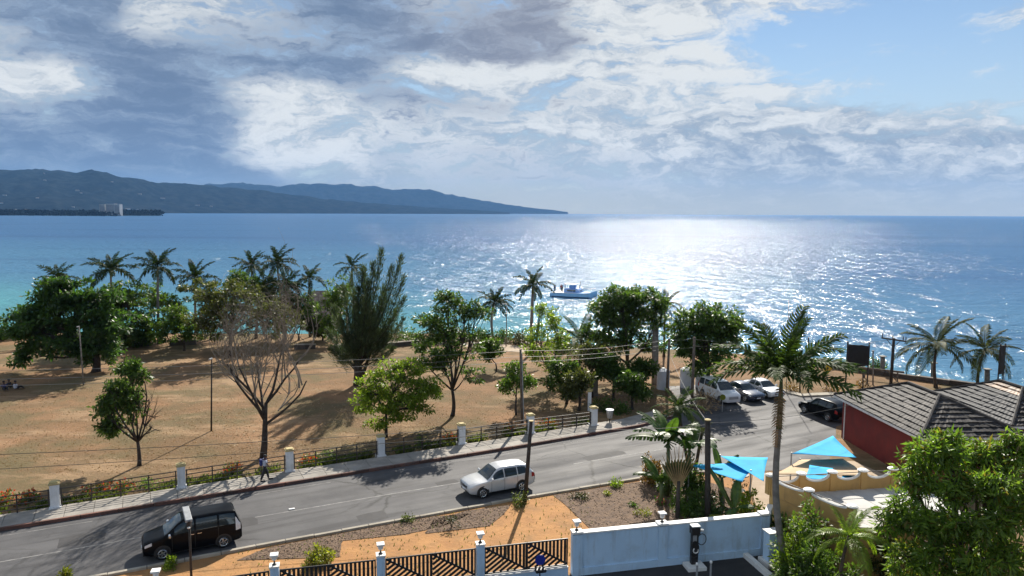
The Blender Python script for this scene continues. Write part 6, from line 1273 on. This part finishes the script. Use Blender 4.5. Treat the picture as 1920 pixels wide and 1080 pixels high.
# ================================================================ people
def person(label, loc, heading, top, legs, pose='walk', scale=1.0, bag=None, group=None):
    root = thing('person', label, 'person', loc, heading, group)
    k = scale; sw = .26 if pose == 'walk' else .06
    if pose == 'sit':
        J = dict(pelvis=(0, 0, .12), chest=(-.06, 0, .5), neck=(-.04, 0, .66), head=(-.02, 0, .80), crown=(-.01, 0, .88))
        legs_j = [[(.05, s*.1, .12), (.36, s*.13, .38), (.66, s*.12, .06), (.78, s*.12, .05)] for s in (1, -1)]; arms = [[(-.05, s*.19, .58), (.08, s*.24, .36), (.3, s*.16, .40)] for s in (1, -1)]
    else:
        J = dict(pelvis=(0, 0, .92), chest=(.03, 0, 1.28), neck=(.04, 0, 1.46), head=(.06, 0, 1.58), crown=(.06, 0, 1.68))
        legs_j = [[(0, s*.09, .90), (s*sw*.55+.03, s*.10, .48), (s*sw-.02, s*.10, .07), (s*sw+.15, s*.11, .04)] for s in (1, -1)]
        arms = [[(.02, s*.19, 1.40), (-s*sw*.5, s*.25, 1.14), (-s*sw*.5+.14, s*.24, .92)] for s in (1, -1)]
    def skin(nme, chains, mat):
        V = []; E = []; Rr = []
        for ch in chains:
            b = len(V)
            for i, (p_, r_) in enumerate(ch):
                V.append(Vector(p_)*k); Rr.append(r_*k)
                if i: E.append((b+i-1, b+i))
        me = bpy.data.meshes.new(nme); me.from_pydata([tuple(v) for v in V], E, []); o_ = obj(nme, me, M[mat], root)
        o_.modifiers.new('skin', 'SKIN'); o_.modifiers.new('smooth', 'SUBSURF').levels = 1; o_.modifiers['smooth'].render_levels = 2
        for sv, r_ in zip(me.skin_vertices[0].data, Rr): sv.radius = (r_, r_)
        me.skin_vertices[0].data[0].use_root = True
        for c_i in range(len(me.vertices)): pass
        # every chain needs its own root
        seen = 0
        for ch in chains: me.skin_vertices[0].data[seen].use_root = True; seen += len(ch)
        return o_
    body = [(J['pelvis'], .15), (J['chest'], .17), (J['neck'], .065), (J['head'], .105), (J['crown'], .075)]
    skin('body', [body]+[[(l[0], .095), (l[1], .065), (l[2], .042), (l[3], .035)] for l in legs_j]+[[(a_[0], .06), (a_[1], .045), (a_[2], .035), (tuple(np.array(a_[2])+np.array((.07, 0, -.05))), .03)] for a_ in arms], 'skin')
    up = lambda a_, b_, t: tuple(np.array(a_)*(1-t)+np.array(b_)*t)
    skin('shirt', [[(up(J['pelvis'], J['chest'], .05), .175), (up(J['pelvis'], J['chest'], .5), .175), (J['chest'], .19), (up(J['chest'], J['neck'], .7), .11)]]+[[(a_[0], .08), (up(a_[0], a_[1], .8), .065)] for a_ in arms], top)
    skin('trousers', [[(l[0], .125), (l[1], .085), (up(l[1], l[2], .9), .07)] for l in legs_j]+[[(J['pelvis'], .165), (up(J['pelvis'], J['chest'], .15), .16)]], legs)
    hd_ = Vector(J['head'])*k; MB().lathe([(.02, -.02), (.115, .02), (.118, .07), (.06, .125), (.0, .13)], 12, tuple(hd_+Vector((-.012, 0, .01)))).build('hair', M['cloth_dark'], root, True)
    for s in (1, -1): MB().lathe([(.0, 0), (.012, .008), (.0, .016)], 6, tuple(hd_+Vector((.1, s*.035, .01)))).build('eye', M['cloth_dark'], root)
    MB().tube([hd_+Vector((.095, 0, .0)), hd_+Vector((.125, 0, -.03))], [.012, .018], 5).build('nose', M['skin'], root)
    if pose != 'sit':
        for l in legs_j: MB().box(tuple(Vector(l[3])*k+Vector((-.04, 0, -.005))), (.27*k, .1*k, .075*k)).build('shoe', M['cloth_dark'], root, bevel=.015)
    if bag:
        b_ = person_bag = thing('shoulder_bag', 'dark blue bag on the back of the walking person', 'bag', (loc[0], loc[1], loc[2]), heading)
        MB().box((-.22*k, .02, 1.22*k), (.16, .32, .42)).build('pouch', M[bag], b_, bevel=.04)
        for s in (1, -1): MB().tube([(-.15*k, s*.1, 1.42*k), (.02, s*.12, 1.50*k), (.18*k, s*.12, 1.32*k), (.14*k, s*.14, 1.1*k)], .018, 5).build('strap', M[bag], b_)
    return root
p = G(497, 906); person('person in a pale shirt and dark trousers walking on the pavement', (p.x, p.y, .17), ROAD_A, 'shirt_pale', 'cloth_dark', 'walk', 1.0, 'cloth_blue')
p = G(258, 641); person('person in dark clothes seated near the low wall under the palms', (p.x, p.y, 0), R(-70), 'cloth_dark', 'cloth_dark', 'sit')
for i, (px, py, tp_, lab) in enumerate([(8, 732, 'cloth_blue', 'person in blue seated in the shade at the left edge'), (18, 728, 'cloth_dark', 'person in dark top seated in the shade, middle of three'), (30, 731, 'shirt_pale', 'person in a pale top seated in the shade, right of three')]):
    p = G(px, py); person(lab, (p.x, p.y, 0), R(-40+50*i), tp_, 'cloth_dark', 'sit', group='people sitting in the shade')
bm_ = Matrix.Translation((bc.x, bc.y, SEA_Z)) @ Matrix.Rotation(R(-22), 4, 'Z') @ Matrix.Scale(.84, 4)
for i, (x, y, tp_, lab) in enumerate([(-3.2, -1.4, 'cloth_dark', 'person in dark clothes standing just behind the boat cabin'), (-4.2, .6, 'cloth_red', 'person in a red top on the aft deck of the boat'), (-5.4, -1.8, 'cloth_blue', 'person in blue at the stern of the boat')]):
    q = bm_ @ Vector((x, y, 1.335)); person(lab, tuple(q), R(60*i), tp_, 'cloth_dark', 'stand', group='people on the boat')

# ================================================================ far shore buildings, trees and haze
hy = 2750.0
hz = at(208, 400, hy); hb = thing('hotel_block', 'white three part hotel block on the far shore', 'building', (hz.x, hy, SEA_Z))
for x, w_, t_px in ((194, 10, 383), (209, 16, 382), (222, 9, 383)):
    q = at(x, t_px, hy); wm = w_*hy/FPX; s_ = MB().box((q.x-hz.x, 0, (q.z-SEA_Z)/2), (wm, 22, q.z-SEA_Z)).build('tower', M['far_white'], hb)
    for f in range(7): MB().box((q.x-hz.x, -11.2, (q.z-SEA_Z)*(.25+.1*f)), (wm*.86, .5, 1.4)).build('balcony_band', M['stone_dark'], s_)
HOUSE = ['highest pale house on the far hill, upper of two at the left', 'pale house just below the highest one on the far hill', 'wide pale house at the left edge of the far hill', 'pale house on the lower slope of the far hill at the left', 'upper house of the cluster above the far hotel', 'lower house of the cluster above the far hotel', 'pale house high on the slope above the hotel block', 'lone pale house up the slope right of the far hotel', 'rightmost pale house halfway up the far slope', 'pale house low at the left edge above the far shore', 'left of two pale shore houses far left', 'right of two pale shore houses far left', 'white house left of the hotel block on the far shore', 'white house at the water left of the hotel block', 'pale house right beside the hotel block', 'pale house second to the right of the hotel block', 'pale house at the tip of the far shore', 'pale house at the foot of the far hill beyond the shore tip', 'rightmost tiny pale house at the foot of the far hill']
hs_ = [(83, 326), (84, 339), (8, 367), (70, 372), (145, 358), (152, 363), (210, 342), (262, 365), (305, 373), (3, 382), (30, 394), (47, 394), (137, 389), (146, 399), (240, 393), (258, 394), (292, 398), (370, 386), (396, 388)]
for i, (px, py) in enumerate(hs_):
    q = on_hill(px, py)
    if q is None: continue
    k = q.y/FPX; w_ = (3+i % 3)*k*1.6; h_ = 1.7*k
    t_ = thing('far_house', HOUSE[i], 'house', (q.x, q.y, q.z-.3*k), R(20*(i % 5)-40), 'pale houses across the bay')
    MB().box((0, 0, h_/2), (w_, 1.5*k, h_)).build('wall', M['far_white'], t_)
    MB().add([(-w_*.55, -k, h_), (w_*.55, -k, h_), (w_*.55, k, h_), (-w_*.55, k, h_), (-w_*.45, 0, h_*1.4), (w_*.45, 0, h_*1.4)], [(0, 1, 5, 4), (1, 2, 5), (2, 3, 4, 5), (3, 0, 4)]).build('roof', M['stone'], t_)
r_ = np.random.RandomState(77); P_ = []
for i in range(420):
    px = r_.uniform(-60, 300); Y = r_.uniform(2560, 3000) if px < 220 else r_.uniform(2800, 3050); q = at(px, 395, Y); P_.append((q.x, Y, SEA_Z+r_.uniform(2, 9)+(Y-2560)*.02))
P_ = np.repeat(np.array(P_), 26, 0); dd_ = sph(r_, len(P_), .4); P_ = P_+dd_*np.array((16, 12, 5)); V, F = leaves(P_, dd_, 6.5, r_, .8, 0, .8)
tag(obj('far_wood', np_mesh('far_wood', V, F), M['hill']), 'dark line of trees along the far shore', 'trees', kind='stuff')
hv, t, b, out = mat_new('haze_air'); t.n.remove(b)
pv_ = t.new('ShaderNodeVolumePrincipled'); pv_.inputs['Color'].default_value = (0.26, 0.55, 1.0, 1); pv_.inputs['Density'].default_value = HAZE_D; pv_.inputs['Anisotropy'].default_value = 0.0
t.l.new(pv_.outputs[0], out.inputs['Volume'])
MB().box((0, 7550, 346), (53000, 16100, 708)).build('haze', hv)['kind'] = 'stuff'
